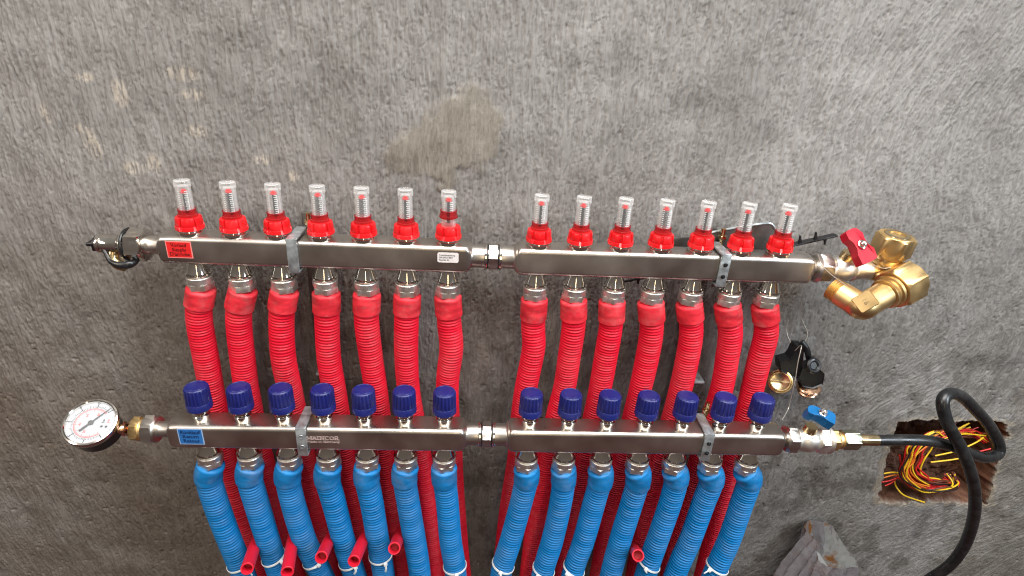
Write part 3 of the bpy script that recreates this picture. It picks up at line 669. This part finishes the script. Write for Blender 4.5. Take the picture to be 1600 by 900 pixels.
# ------------------------------------------------------------------ mounting brackets
def bracket(px_u, px_l, label, bolts_u, bolts_l):
    xu = at(px_u, 405, -19)[0]; xl = at(px_l, 685, LY - 19)[0]
    t = thing('mounting_bracket', label, 'bracket', (xu, 55, LZ - 10), 'wall brackets holding both bars')
    for x, y0, zb, bolts in ((xu, 0, 0, bolts_u), (xl, LY, LZ, bolts_l)):
        w = 12.5; mb = MB(); mb.box((x, y0 - 20, zb + 17), (w, 2.4, 43), None, .5); f = part('clamp_strap', mb, M['zinc'], t)
        for z in (zb + 37.2, zb - 3.2): mb = MB(); mb.box((x, (y0 - 18.8 + 52) / 2, z), (w, 52 - (y0 - 18.8), 2.4), None, .4) if z < zb else mb.box((x, y0 + 2.6, z), (w, 42.8, 2.4), None, .4); part('clamp_arm', mb, M['zinc'], t)
        mb = MB()
        if bolts == 2:
            for z in (zb + 25, zb + 9.5): mb = MB(); mb.hexa(0, 1.6, 2.9, (x, y0 - 21.2, z), (0, -1, 0), .3); mb.lathe([(1.6, 1.5), (3.4, 1.4)], (x, y0 - 21.2, z), (0, -1, 0), 10); part('bolt', mb, M['black'], f)
        elif bolts == 1:
            for z in (zb + 25, zb + 9.5): mb = MB(); mb.lathe([(0, 3.2), (.5, 3.0), (.5, 2.2), (.1, 1.6)], (x, y0 - 21.2, z), (0, -1, 0), 16); part('rivet', mb, M['zinc'], f)
        mb = MB(); mb.lathe([(0, 3.2), (22, 3.2)], (x + 9, y0 + 24, zb + 34), (0, 0, 1), 14); mb.hexa(8, 13, 6, (x + 9, y0 + 24, zb + 34), (0, 0, 1), .6); part('clamp_screw', mb, M['brass_pale'], t)
    mb = MB(); mb.box(((xu + xl) / 2, 54, LZ / 2 + 12), (20, 4, abs(LZ) + 70), None, .8); rl = part('rail', mb, M['darkrail'], t)
    mb = MB(); mb.lathe([(0, 3), (150, 3)], (xu + 9, 46, -175), (0, 0, 1), 12, lambda th, t_: 1 + 0 * th)
    for k in range(40): mb.lathe([(0, 3), (.8, 3.6), (1.6, 3)], (xu + 9, 46, -172 + k * 3.6), (0, 0, 1), 10)
    part('threaded_rod', mb, M['darkrail'], t)
    mb = MB(); mb.box((xu + 15, 48, -105), (5, 5, 60), None, .5); mb.box((xl + 8, 20, LZ + 62), (16, 30, 3), None, .4); part('rail_clip', mb, M['zinc'], t)
    return t
bracket(458.5, 471.5, 'left zinc bracket clamping both bars beside the fourth flow meter from the left', 0, 1)
bracket(1134, 1108, 'right zinc bracket with black bolts clamping both bars near their right ends', 2, 2)

# ------------------------------------------------------------------ drain valve at the left end of the upper bar
zc = 17.0; A = (-1, 0, 0); o = (-381, 0, zc)
t = thing('drain_valve', 'chromed drain valve with a hanging black cap strap at the upper bar left end', 'valve', (-430, 0, -8))
mb = MB(); mb.hexa(23, 41, 20.5, o, A, 1.4, .25); n_ = part('union_nut', mb, M['nickel'], t)
mb = MB(); mb.lathe([(20, 12), (21, 16.5), (22, 18.5), (23.2, 18.5)], o, A, 40); part('nut_collar', mb, M['nickel'], n_)
mb = MB(); mb.lathe([(41, 17), (41.2, 19.3), (42.5, 19.8), (43.8, 19.3), (44, 17)], o, A, 40); part('seal_ring', mb, M['rubber'], t)
mb = MB(); mb.lathe([(44, 18), (44.4, 18.4), (46, 18.2), (48, 15), (51, 12.2), (53, 11.2), (70, 10.8), (70.6, 10.2), (71.5, 10.2), (72, 11.3), (74, 11.6), (76, 11.3), (76.5, 10), (76.5, 7)], o, A, 40); part('valve_body', mb, M['nickel'], t)
mb = MB(); mb.lathe([(76.5, 7), (77, 8.5), (80, 8.2), (81, 3)], o, A, 24); mb.box((-381 - 84, 0, zc), (9, 13, 4), None, 1.2); mb.box((-381 - 82, 0, zc - 5), (5, 9, 8), None, 1.2); part('valve_key', mb, M['black'], t)
mb = MB(); pth = spline([(-441, -4, 8), (-441, -7, 1), (-436, -9, -5), (-428, -10, -7)], 1.5); mb.tube(pth, 6.5, 20); part('spout', mb, M['brass_pale'], t)
pth = spline([at(158, 384, -6), at(166, 398, -12), at(172, 408, -16), at(186, 414, -18), at(203, 413, -16), at(214, 406, -8), at(220, 396, 2)], 1.5)
mb = MB(); mb.tube(pth, 4, 12, True, lambda d, th: (2.2 + 2.6 * math.exp(-((d - 40) / 18) ** 2)) * (1 - .25 * np.abs(np.sin(th)))); part('cap_strap', mb, M['rubber'], t)

# ------------------------------------------------------------------ pressure gauge at the left end of the lower bar
zl = LZ + 17; o = (-385, LY, zl)
t = thing('pipe_adapter', 'brass and nickel adapter between the lower bar and the pressure gauge', 'pipe fitting', (-430, LY, zl - 18))
mb = MB(); mb.lathe([(20, 11), (20.4, 15.5), (22.5, 17)], o, A, 36); mb.hexa(22.4, 36, 18.6, o, A, 1.3, .2); part('union_nut', mb, M['steel'], t)
mb = MB(); mb.lathe([(36, 13), (36.3, 15), (38.5, 15), (39, 14), (40, 14.6), (41, 14)], o, A, 36); mb.hexa(41, 51, 15.8, o, A, 1, .3); part('brass_hexagon', mb, M['brass'], t)
mb = MB(); mb.lathe([(51, 11), (55, 10), (60, 7.6), (61, 9), (63, 9.2), (64, 7), (74, 6)], o, A, 32); part('reducer', mb, M['copper'], t)
gc = at(142.5, 661, LY - 22)
v = gc - CP; v /= np.linalg.norm(v); up = R[:, 2] - v * (R[:, 2] @ v); up /= np.linalg.norm(up); rt = np.cross(v, up)
nn = math.sin(math.radians(32)) * (-.60 * rt + .80 * up) - math.cos(math.radians(32)) * v; nn /= np.linalg.norm(nn)
dn = np.array((1., 0, 0)); dn = dn - nn * (dn @ nn); dn /= np.linalg.norm(dn)        # dial's six o'clock, towards the stem
du = -dn; dr = np.cross(du, nn)
GR = 28.0
t = thing('pressure_gauge', 'round pressure gauge with white dial, chrome rim and black body at lower left', 'gauge', gc - nn * 24)
def G(x, y, z=0): return gc + (dr * x + du * y + nn * z)
mb = MB(); mb.lathe([(-27, GR * .86), (-26, GR * .93), (-8, GR * .97), (-2.5, GR * 1.0)], gc, nn, 64); bd = part('gauge_body', mb, M['black'], t)
mb = MB(); mb.lathe([(-4, GR * 1.0), (-3.6, GR * 1.04), (-1, GR * 1.06), (2.6, GR * 1.055), (4.2, GR * 1.03), (4.6, GR * .97), (3.6, GR * .93), (.3, GR * .92)], gc, nn, 72, cap1=False); part('rim', mb, M['nickel'], t)
mb = MB(); mb.lathe([(-1.2, GR * .97), (.2, GR * .97)], gc, nn, 64); dl = part('dial', mb, M['dial'], t)
mb = MB(); mb.lathe([(3.0, GR * .96), (3.4, GR * .955), (4.3, GR * .5), (4.5, GR * .1)], gc, nn, 64); part('lens', mb, M['lens'], t)
Z3 = np.array((0, 0, 1.))
def tick(mb, ang, r0, r1, w, z=.26):
    w = w * 1.35
    a = math.radians(ang); d = dr * math.sin(a) + du * math.cos(a); s_ = np.cross(nn, d)
    mb.box(gc + d * (r0 + r1) / 2 + nn * z, (w, r1 - r0, .08), np.stack([s_, d, nn], 1))
mb = MB()
for k in range(61):
    a = -135 + 270 * k / 60; tick(mb, a, 19.2, 24.5 if k % 10 == 0 else (22.5 if k % 5 == 0 else 21.2), .75 if k % 10 == 0 else .35)
part('bar_scale', mb, M['ink'], dl, 0)
mb = MB()
for k in range(88):
    a = -135 + 270 * k / 87; tick(mb, a, 16.3 if k % 10 else 14.6, 18.2, .3, .27)
    if k < 87: tick(mb, a + 1.55, 18.0, 18.5, .9, .29)
part('psi_scale', mb, M['redink'], dl, 0)
for k in range(7):
    a = math.radians(-135 + 45 * k); text_mesh('numeral', str(k), 4.6, M['ink'], G(math.sin(a) * 25.4, math.cos(a) * 25.4 if k else -18.5, .25), dr, du, dl, bold=.08)
for k in range(1, 5):
    a = math.radians(-135 + 270 * k * 20 / 87); text_mesh('numeral', str(20 * k), 4.0, M['redink'], G(math.sin(a) * 11.6, math.cos(a) * 11.6, .25), dr, du, dl, bold=.05)
for tx, x, y, c in (('bar', 3.5, -12.5, 'ink'), ('psi', 3.5, -17.5, 'redink')):
    text_mesh('unit', tx, 4.2, M[c], G(x, y, .25), dr, du, dl, bold=.05)
mb = MB()
for y in (-12.5, -17.5): mb.lathe([(.25, 1.5), (.35, 1.5)], G(-3.5, y, 0), nn, 14)
part('unit_dot', mb, M['ink'], dl)
tip = np.array([(173 - 142.5), -(642 - 661)]); 
na = math.radians(128)
d = dr * math.sin(na) + du * math.cos(na); s_ = np.cross(nn, d)
mb = MB(); mb.prism([gc + nn * 1.2 + d * a_ + s_ * b_ for a_, b_ in ((25, .25), (3, .9), (-9, 1.3), (-14, 1.3), (-14, -1.3), (-9, -1.3), (3, -.9), (25, -.25))], .5, nn); mb.lathe([(1, 3), (2.2, 2.8), (2.4, 1.5)], gc, nn, 20); part('needle', mb, M['ink'], t)
s0 = gc - nn * 14 + dn * GR * .8; s1 = np.array((-385 - 66, LY, zl))
mb = MB(); mb.tube(spline([s0, s0 + dn * 6, s1 + (-4, 0, 0), s1], 1.5), 5.6, 20); part('stem', mb, M['copper'], t)

# ------------------------------------------------------------------ right end of the upper bar: ball valve and brass elbow
o = (399, 0, zc); AX = (1, 0, 0)
def butterfly(t, c, ux, uy, uz, mt, w, l, thk, screw):
    """wing handle: a winged outline, thick hub, bent down at one end"""
    c = np.array(c); prof = [(-1.0, .30), (-.92, .62), (-.55, .80), (-.25, .62), (.1, .62), (.45, .92), (.95, .86), (1.0, .4), (1.0, -.4), (.95, -.86), (.45, -.92), (.1, -.62), (-.25, -.62), (-.55, -.80), (-.92, -.62), (-1.0, -.30)]
    mb = MB(); top = [c + ux * l * a + uy * w * b + uz * (thk / 2 - 4.5 * max(0, abs(a) - .45)) for a, b in prof]
    mid = [p - uz * thk for p in top]; ce = c
    inset = [ce + (p - ce) * .9 + uz * .9 for p in top]; ins2 = [ce + (p - ce) * .93 - uz * .6 for p in mid]
    mb.rings([np.array(ins2), np.array(mid), np.array(top), np.array(inset)]); part('handle', mb, mt, t, 28)
    mb = MB(); mb.lathe([(thk / 2, 5.5), (thk / 2 + 1.6, 5.4), (thk / 2 + 2, 4.4)], c, uz, 20); mb.hexa(thk / 2 + 2, thk / 2 + 5, 4.3, c, uz, .6); mb.lathe([(thk / 2 + 5, 2.2), (thk / 2 + 7, 2), (thk / 2 + 7.4, 1)], c, uz, 14)
    part('handle_screw', mb, screw, t)
t = thing('ball_valve', 'nickel ball valve with a crimson butterfly handle at the upper bar right end', 'valve', (440, 0, -5))
mb = MB(); mb.lathe([(10, 9), (10.2, 16), (13, 19)], o, AX, 36, cap0=True); mb.hexa(12, 29, 19.6, o, AX, 1.5, .1); part('union_nut', mb, M['steel'], t)
mb = MB(); mb.lathe([(29, 14), (30, 15), (33, 15), (34, 14.6), (38, 16.2), (46, 17.8), (54, 16.4), (58, 14), (59, 16), (61.5, 16.2), (62, 13.6), (84, 13.6)], o, AX, 44); vb = part('valve_body', mb, M['satin'], t)
mb = MB(); mb.lathe([(12, 8.5), (20, 8.2), (26, 7)], (399 + 46, 0, zc), (0, -.25, 1), 24); part('stem', mb, M['brass_pale'], t)
hc = V(1341, 385, -16); ux = (V(1356, 408, -30) - V(1327, 362, -6)).normalized(); nz = Vector((-.10, -.60, .80)); uy = ux.cross(nz).normalized(); uz = uy.cross(ux).normalized(); uz = uz if uz.z > 0 else -uz
butterfly(t, hc, np.array(ux), np.array(uy), np.array(uz), M['crimson'], 13, 22.5, 13, M['nickel'])

t = thing('brass_elbow', 'brass compression elbow assembly with a threaded open end beside the crimson handle', 'pipe fitting', (500, -30, -40))
e0 = np.array((399 + 84 + 10., 0, zc)); 
mb = MB(); mb.lathe([(-14, 10), (-13, 13.5), (0, 14.5), (10, 14.5), (14, 12), (15, 6)], e0 , AX, 32); mb.lathe([(-10, 13), (6, 13.2), (7, 12)], e0, (0, 0, 1), 32); mb.box(e0 + (3, -6, 8), (26, 14, 12), None, 1.5); part('tee_body', mb, M['brass'], t)
up_ = np.array((.02, -.10, 1.)); oA = e0 + np.array((3, -4, 0))
mb = MB(); mb.lathe([(12, 14), (13, 17), (16, 17.6), (20, 16.8), (22, 18.2), (25, 18.4)], oA, up_, 44); mb.hexa(24, 50, 23, oA, up_, 2, .42); mb.lathe([(49, 19), (50.5, 18), (50.9, 15), (48.5, 14.4)], oA, up_, 36); an = part('upper_nut', mb, M['brass'], t)
mb = MB(); mb.lathe([(50.3, 14.6), (51.4, 14.2), (51.4, 9.5), (48, 9.2)], oA, up_, 36, cap0=False); part('olive', mb, M['brass_pale'], an)
P0 = at(1416, 440, -30); P1 = at(1347, 480, -60); P2 = at(1298, 449, -26)
ax = P1 - P0; L = np.linalg.norm(ax)
mb = MB(); mb.hexa(-8, 26, 26.5, P0, ax, 2.4, .12); part('large_nut', mb, M['brass'], t)
mb = MB(); mb.lathe([(26, 16), (27, 20), (31, 20), (32, 17.5), (35, 17.5), (36, 18.2), (39, 18.2), (40, 14)], P0, ax, 40); part('nut_collar', mb, M['brass'], t)
el_ = spline([P0 + ax * .52, P0 + ax * .8, P1, P1 + (P2 - P1) * .25, P1 + (P2 - P1) * .55, P1 + (P2 - P1) * .7], 1.6)
mb = MB(); mb.tube(el_, 15, 32, True, lambda d, th: 15.5 - d * .01); part('elbow', mb, M['brass'], t, 50)
a2 = (P2 - P1); L2 = np.linalg.norm(a2); pr = []
for k in range(7): z_ = L2 * .52 + k * 2.9; pr += [(z_, 12.4), (z_ + 1.45, 14.6)]
pr += [(z_ + 2.4, 12), (z_ + 2.6, 9.6), (z_ - 10, 9.4)]
mb = MB(); mb.lathe(pr, P1, a2, 40, cap1=True); part('thread', mb, M['brass'], t, 20)
fc = at(1352, 471, -62); fn = CP - fc; fn /= np.linalg.norm(fn); fx = (P0 - P1) - fn * ((P0 - P1) @ fn); fx /= np.linalg.norm(fx); fy = np.cross(fn, fx)
mb = MB(); mb.box(fc + fn * 14.0, (22, 20, 5), np.stack([fx, fy, fn], 1), 1.2); pad_ = part('wrench_flat', mb, M['brass'], t)
text_mesh('lettering', '16', 8, M['brass_pale'], fc + fn * 16.6, -fy, fx, pad_, bold=.1)

# ------------------------------------------------------------------ right end of the lower bar: ball valve, adapter and black hose
o = (392., LY, zl); 
t = thing('ball_valve', 'nickel ball valve with a small blue butterfly handle at the lower bar right end', 'valve', (430, LY, zl - 16))
mb = MB(); mb.lathe([(9, 9), (9.3, 14.5), (11, 16.5)], o, AX, 36); mb.hexa(11, 24, 18.8, o, AX, 1.2, .05); part('union_nut', mb, M['steel'], t)
mb = MB(); mb.lathe([(24, 14), (25, 15.6), (27, 15.6), (28, 14.4), (30, 14.4), (34, 16.2), (41, 17.4), (48, 16.6), (53, 14.4), (55, 15)], o, AX, 44); mb.hexa(54, 66, 19.2, o, AX, 1.4, .25); mb.lathe([(66, 17.5), (68, 18.8), (70.5, 18.8), (72, 17), (73, 12)], o, AX, 44); vb = part('valve_body', mb, M['satin'], t)
cdir = CP - np.array((392 + 43, LY, zl)); cdir[0] = 0; cdir /= np.linalg.norm(cdir)
for tx, dx, sz, hh in (('3/4', 36.5, 6.5, 16.9), ('1/2', 47, 7.5, 17.1)):
    text_mesh('lettering', tx, sz, M['white'], np.array((392 + dx, LY, zl)) + cdir * hh, (.75, 0, .66), (-.6, -.2, .7), vb, bold=.05, lift=.5)
mb = MB(); mb.lathe([(10, 9), (19, 8.5), (24, 7.5)], (392 + 40, LY, zl), (0, -.12, 1), 24); part('stem', mb, M['brass_pale'], t)
hc = V(1281, 650, LY - 6); ux = (V(1302, 652, LY - 12) - V(1262, 636, LY)).normalized(); nz = Vector((-.05, -.35, .93)); uy = ux.cross(nz).normalized(); uz = uy.cross(ux).normalized(); uz = uz if uz.z > 0 else -uz
butterfly(t, hc, np.array(ux), np.array(uy), np.array(uz), M['azure'], 9.5, 17.5, 15, M['nickel'])
t = thing('hose_adapter', 'brass rings and olive hexagon nut between the lower valve and black hose', 'pipe fitting', (500, LY, zl - 14))
mb = MB(); mb.hexa(72, 81, 15.2, o, AX, 1, .1); mb.lathe([(81, 10), (82, 12.6), (84, 12.6), (85, 11), (87, 11), (88, 12.4), (89, 11)], o, AX, 36); part('brass_ring', mb, M['brass'], t)
mb = MB(); mb.hexa(89, 111, 13.6, o, AX, 1.3, .2); part('hexagon_nut', mb, M['olive'], t)
fe = np.array((392. + 111, LY, zl)); 
t = thing('black_hose', 'black rubber hose looping over the wall recess from the lower valve', 'hose', fe)
mb = MB(); mb.lathe([(0, 5.5), (.5, 7.3), (26, 7.7), (29, 7.4), (29.5, 5.5)], fe, AX, 28, lambda th, t_: 1 + .02 * np.sign(np.cos(th * 8))); part('ferrule', mb, M['brass_pale'], t)
hp = [fe + (26, 0, 0), at(1440, 688, LY), at(1480, 695, -52), at(1515, 708, -44), at(1540, 715, -30), at(1559, 709, -18), at(1560, 692, -14), at(1545, 664, -16), at(1524, 640, -24), at(1503, 620, -32), at(1484, 615, -42), at(1473, 628, -52), at(1480, 660, -60), at(1499, 695, -66), at(1514, 730, -68), at(1523, 770, -64), at(1521, 810, -56), at(1508, 850, -46), at(1485, 882, -38), at(1452, 905, -30), at(1410, 930, -20)]
mb = MB(); mb.tube(spline(hp, 3), 6.7, 24, True, lambda d, th: 7.3 + min(.6, d * .002)); part('hose_tube', mb, M['rubber'], t, 60)

# ------------------------------------------------------------------ coil of wires in the recess
t = thing('wire_coil', 'coil of red, yellow, orange and black wires stuffed in the wall recess', 'cable', at(1440, 770, WY + 10))
def Zp(x, y): return 1350 + x / 4.5, 600 + y / 4.5
names = ['wred', 'wyel', 'wora', 'wblk', 'wbrn', 'wred', 'wbrn', 'wred', 'wyel']
for k in range(52):
    u = k / 51; j = lambda s: random.uniform(-s, s); col = names[k % 9]
    D = WY + 2 + 26 * random.random()
    c1 = [(930 - 300 * u + j(40), 400 - 110 * u + j(40)), (760 - 260 * u + j(20), 330 + 30 * u + j(30)), (560 - 90 * u + j(25), 370 + j(35)), (450 - 120 * u + j(30), 430 + 25 * (1 - u) + j(14)), (285 + 125 * (1 - u) + j(16), 530 + j(16)),
          (250 + 140 * (1 - u) + j(14), 600 + 30 * u + j(14)), (320 + 110 * (1 - u) + j(16), 645 + 75 * u + j(12)), (440 + 30 * (1 - u) + j(14), 670 + 95 * u + j(12)), (545 + 60 * u + j(25), 672 + 75 * u + j(12)), (630 + j(40), 690 + 30 * u + j(20)), (600 + j(40), 640 + j(25))]
    if k % 3 == 2: c1 = c1[:8]
    dep = [D + 12, D + 6, D, D - 4, D - 8, D - 10, D - 12, D - 10, D - 6, D + 4, D + 18]
    mb = MB(); mb.tube(spline([at(*Zp(x, y), d_) for (x, y), d_ in zip(c1, dep)], 3), 1.3, 7); part('wire', mb, M[col], t, 60)
for col, c1 in (('wyel', [(140, 630), (190, 622), (240, 625), (300, 650)]), ('wora', [(130, 662), (190, 645), (240, 640), (290, 670)]), ('wred', [(120, 690), (180, 680), (240, 660), (280, 690)]), ('wred', [(150, 715), (200, 690), (250, 640)]),
                ('wyel', [(215, 680), (225, 720), (270, 775), (340, 805), (425, 832)]), ('wyel', [(740, 275), (690, 300), (640, 330)]), ('wyel', [(840, 375), (780, 415), (650, 470), (500, 505)]), ('wyel', [(690, 520), (600, 535), (470, 550)]), ('wred', [(940, 370), (900, 320), (860, 300)]), ('wred', [(250, 500), (262, 560), (330, 640), (430, 700), (560, 715)]), ('wred', [(890, 455), (830, 470), (780, 480)])):
    mb = MB(); mb.tube(spline([at(*Zp(x, y), WY + (-3 if col == 'wyel' and y > 760 else 6)) for x, y in c1], 2.5), 1.3, 7); part('wire', mb, M[col], t, 60)

# ------------------------------------------------------------------ spare parts hung on thin wire between the two bars
Yh = 40
t = thing('plastic_clamp', 'black plastic pipe clamp hanging by wire between the right ends of the bars', 'clamp', at(1255, 598, Yh))
mb = MB(); mb.prism([at(x, y, Yh) for x, y in ((1237, 532), (1248, 533), (1246, 560), (1240, 582), (1226, 576), (1212, 570), (1211, 556), (1226, 552), (1231, 546))], -15, (0, 1, 0), 1.2); part('left_jaw', mb, M['black'], t)
mb = MB(); mb.tube(spline([at(1252, 534, Yh - 8), at(1260, 545, Yh - 12), at(1264, 560, Yh - 14), at(1266, 575, Yh - 14)], 2), 4.2, 12, True, lambda d, th: 4.2 - .9 * np.abs(np.sin(th))); part('right_jaw', mb, M['black'], t)
mb = MB(); mb.prism([at(x, y, Yh - 6) for x, y in ((1246, 566), (1266, 562), (1280, 575), (1277, 592), (1262, 598), (1246, 595), (1240, 582))], -14, (0, 1, 0), 1.5); part('clamp_body', mb, M['black'], t)
rc_ = at(1271, 571, Yh - 24); mb = MB(); th = np.linspace(0, 2 * PI, 33); a_, e1, e2 = frame((.1, -1, .5)); mb.tube([rc_ + e1 * 8 * math.cos(q) + e2 * 8 * math.sin(q) for q in th], 3.4, 10); mb.lathe([(-3, 6), (1, 6)], rc_, (.1, -1, .5), 20); part('clamp_eye', mb, M['black'], t)
for k in range(5):
    pass
pc_ = at(1219, 596, 22); fn = CP - pc_; fn /= np.linalg.norm(fn); fn = fn + np.array((-.12, 0, .1)); fn /= np.linalg.norm(fn)
t = thing('pipe_plug', 'shiny round brass plug facing the camera beside the rightmost red hose', 'plug', pc_)
mb = MB(); mb.lathe([(-9, 13), (-4, 15.5), (-3.5, 17.0), (-1, 17.4), (0, 16.8), (.2, 15.2), (-.8, 14.6), (-1.2, 14), (.8, 13.4), (.8, 12.6), (-2.5, 11.8), (-4.5, 6), (-5, 1)], pc_, fn, 48); pb = part('plug_body', mb, M['brass_pale'], t, 30)
a_, e1, e2 = frame(fn); dd_ = e2 * -.96 + e1 * .28
mb = MB(); mb.box(pc_ - fn * 2.2, (24, 1.6, 3.2), np.stack([dd_, np.cross(fn, dd_), fn], 1), .3); part('plug_bar', mb, M['brass_pale'], t)
pc_ = at(1264, 603, 26); an_ = np.array((-.06, -.28, .95))
t = thing('pipe_plug', 'nickel threaded plug seen edge-on below the black plastic clamp', 'plug', pc_)
mb = MB(); mb.lathe([(2.5, 6), (2.5, 11), (1, 15.5), (-.5, 17), (-2.2, 16.6), (-2.8, 14), (-4, 14), (-4.6, 15), (-5.6, 14), (-6.4, 15), (-7.4, 14), (-8.2, 15), (-9.5, 13.6), (-14, 12), (-14.5, 6)][::-1], pc_, an_, 44); part('plug_body', mb, M['copper'], t, 25)
def wire(label, pts, r=.45, nm='thin_wire'):
    mb = MB(); mb.tube(spline(pts, 2), r, 6); solo(nm, mb, M['wire'], label, 'wire', None, 60)
wire('thin wire loop holding the black clamp and the round brass plug', [at(1242, 548, 24), at(1250, 540, 18), at(1252, 543, 8), at(1247, 565, 2), at(1243, 590, 2), at(1240, 604, 4), at(1236, 622, 10), at(1231, 640, 8), at(1222, 656, -20)], .55)
wire('pale thin wire running from the rightmost red hose down to the black clamp', [at(1232, 500, 50), at(1229, 515, 50), at(1233, 530, 44), at(1240, 541, 34), at(1246, 545, 26)])
wire('pale thin wire from the wall to the top of the black clamp', [at(1252, 470, 52), at(1251, 492, 52), at(1257, 508, 50), at(1262, 522, 44), at(1258, 534, 32)])
wire('thin wire strung from the upper right union nut over the brass threads', [at(1278, 398, -19), at(1284, 414, -22), at(1300, 430, -55), at(1322, 446, -86)], .5)
wire('thin wire arc between the crimson handle and the upper brass nut', [at(1356, 405, -28), at(1366, 414, -26), at(1380, 419, -20), at(1392, 418, -22)], .5)
wire('curled thin wire end to the right of the large brass nut', [at(1404, 424, -28), at(1412, 440, -24), at(1420, 462, -10), at(1423, 474, 20), at(1412, 484, 48)])
wire('straight thin wire end pointing right past the brass elbow', [at(1416, 456, -20), at(1430, 448, -4), at(1444, 437, 20), at(1458, 434, 45)], .55)

# ------------------------------------------------------------------ things tucked behind the upper bar
Yp = 30
mb = MB(); PP = [at(x, y, Yp) for x, y in ((1050, 374), (1085, 370), (1125, 361), (1165, 354), (1198, 349.5), (1207, 352), (1215, 366), (1232, 388), (1232, 402), (1050, 402))]
t = thing('metal_plate', 'flat grey metal plate with pale edge behind the right part of upper bar', 'metal plate', PP[-1])
mb.prism(PP, 2.2, (0, 1, 0)); part('plate', mb, M['darkrail'], t)
mb = MB(); mb.tube(spline([p + np.array((0, .4, .5)) for p in PP[1:8]], 3), 1.5, 8); part('plate_edge', mb, M['zinc'], t)
a_, b_ = at(1222, 386, 22), at(1306, 367, 30); d = b_ - a_; L = np.linalg.norm(d); dx = d / L; n_ = np.cross(dx, (0, 1, 0)); n_ /= np.linalg.norm(n_); mid = (a_ + b_) / 2
t = thing('pipe_clip_strip', 'thin black plastic strip with pegs poking out behind the rightmost flow meter', 'clip strip', mid)
yy = np.cross(n_, dx); mb = MB(); mb.box(mid, (L, 10, 2), np.stack([dx, yy, n_], 1), .4); part('strip', mb, M['black'], t)
sgn = 1 if n_[2] > 0 else -1
for f_, s_ in ((.33, 1), (.62, 1), (.80, -1)):
    mb = MB(); mb.lathe([(0, 2.8), (2, 2.6), (6, 1.6), (10, 1.4), (10.4, .8)], a_ + d * f_, n_ * s_ * sgn, 12); part('peg', mb, M['black'], t)
mb = MB(); aa, bb = at(974, 440, 24), at(1014, 433, 30); mb.tube([aa, (aa + bb) / 2, bb], 1.6, 8); mb.lathe([(0, 2), (6, 1.6)], (aa + bb) / 2 + (3, 0, 0), (0, 0, -1), 8)
solo('black_clip', mb, M['black'], 'short black clip poking out below the upper bar near the tenth hose', 'clip')

# ------------------------------------------------------------------ crumpled plastic bag on the floor side of the wall
t = thing('plastic_bag', 'crumpled clear plastic bag standing open at the bottom right', 'bag', at(1280, 930, 30))
mouth = [(1264, 812, 56), (1283, 815, 56), (1300, 821, 54), (1309, 836, 50), (1318, 850, 45), (1327, 862, 40), (1335, 872, 34), (1342, 887, 26), (1331, 886, 14), (1318, 889, 6), (1304, 888, 2), (1290, 884, 2), (1279, 876, 6), (1276, 862, 12), (1277, 848, 18), (1270, 838, 26), (1260, 830, 34), (1256, 822, 46)]
foot = [(1250, 960, 56), (1275, 965, 58), (1300, 968, 58), (1320, 970, 56), (1335, 972, 52), (1342, 975, 44), (1345, 978, 36), (1344, 982, 24), (1335, 985, 10), (1322, 990, -4), (1300, 990, -10), (1275, 985, -12), (1250, 975, -10), (1225, 965, -4), (1200, 955, 4), (1185, 945, 14), (1180, 935, 28), (1205, 940, 46)]
def dense(pl, k=6):
    P = np.array([at(*p) for p in pl]); n = len(P); o_ = []
    for i in range(n):
        for q in range(k):
            f_ = q / k; o_.append(P[i] * (1 - f_) + P[(i + 1) % n] * f_)
    return np.array(o_)
from mathutils import noise as mn
mo, fo = dense(mouth, 9), dense(foot, 9); nr = len(mo)
def crumple(p, a):
    """sharp creases and flat facets of thin film"""
    p = (p[0], p[1], p[2] * .4); q = Vector(tuple(p)) * .085; d1 = mn.voronoi(q, distance_metric='DISTANCE')[0]; q2 = Vector(tuple(p)) * .22 + Vector((7, 3, 1)); d2 = mn.voronoi(q2)[0]
    return a * ((d1[1] - d1[0]) * 10 + (d2[1] - d2[0]) * 4.5 - 3.5)
def film(rs, amp):
    o_ = []
    for k, ring in enumerate(rs):
        c_ = ring.mean(0); dv = ring - c_; dv /= np.linalg.norm(dv, axis=1)[:, None]; w_ = amp(k / (len(rs) - 1))
        o_.append(ring + dv * np.array([crumple(p, w_) for p in ring])[:, None])
    return o_
cmid = mo.mean(0); r2 = np.random.default_rng(5)
pl_ = np.interp(np.arange(nr), np.cumsum(r2.uniform(3, 9, 40)) - 8, np.tile([1., -1.], 20) * r2.uniform(.4, 1.3, 40))
def pleated(u):
    ring = mo * (1 - u) + fo * u; c_ = ring.mean(0); dv = ring - c_; dv /= np.linalg.norm(dv, axis=1)[:, None]
    return ring + dv * (np.roll(pl_, int(3 * math.sin(u * 5))) * (1.2 + 6 * u ** .5) * (1 + .3 * math.sin(u * 17)))[:, None]
mb = MB(); mb.rings(film([pleated(u) for u in np.linspace(0, 1, 48)], lambda u: .26 + .10 * u), False, False); part('bag_wall', mb, M['bag'], t, 24)
rs = [cmid + (mo - cmid) * (1 - .38 * u) + np.array((-4 * u, 12 * u, -52 * u)) for u in np.linspace(0, 1, 24)]
mb = MB(); mb.rings(film(rs, lambda u: .12 + u * .35), False, True); part('bag_lining', mb, M['baglabel'], t, 35)
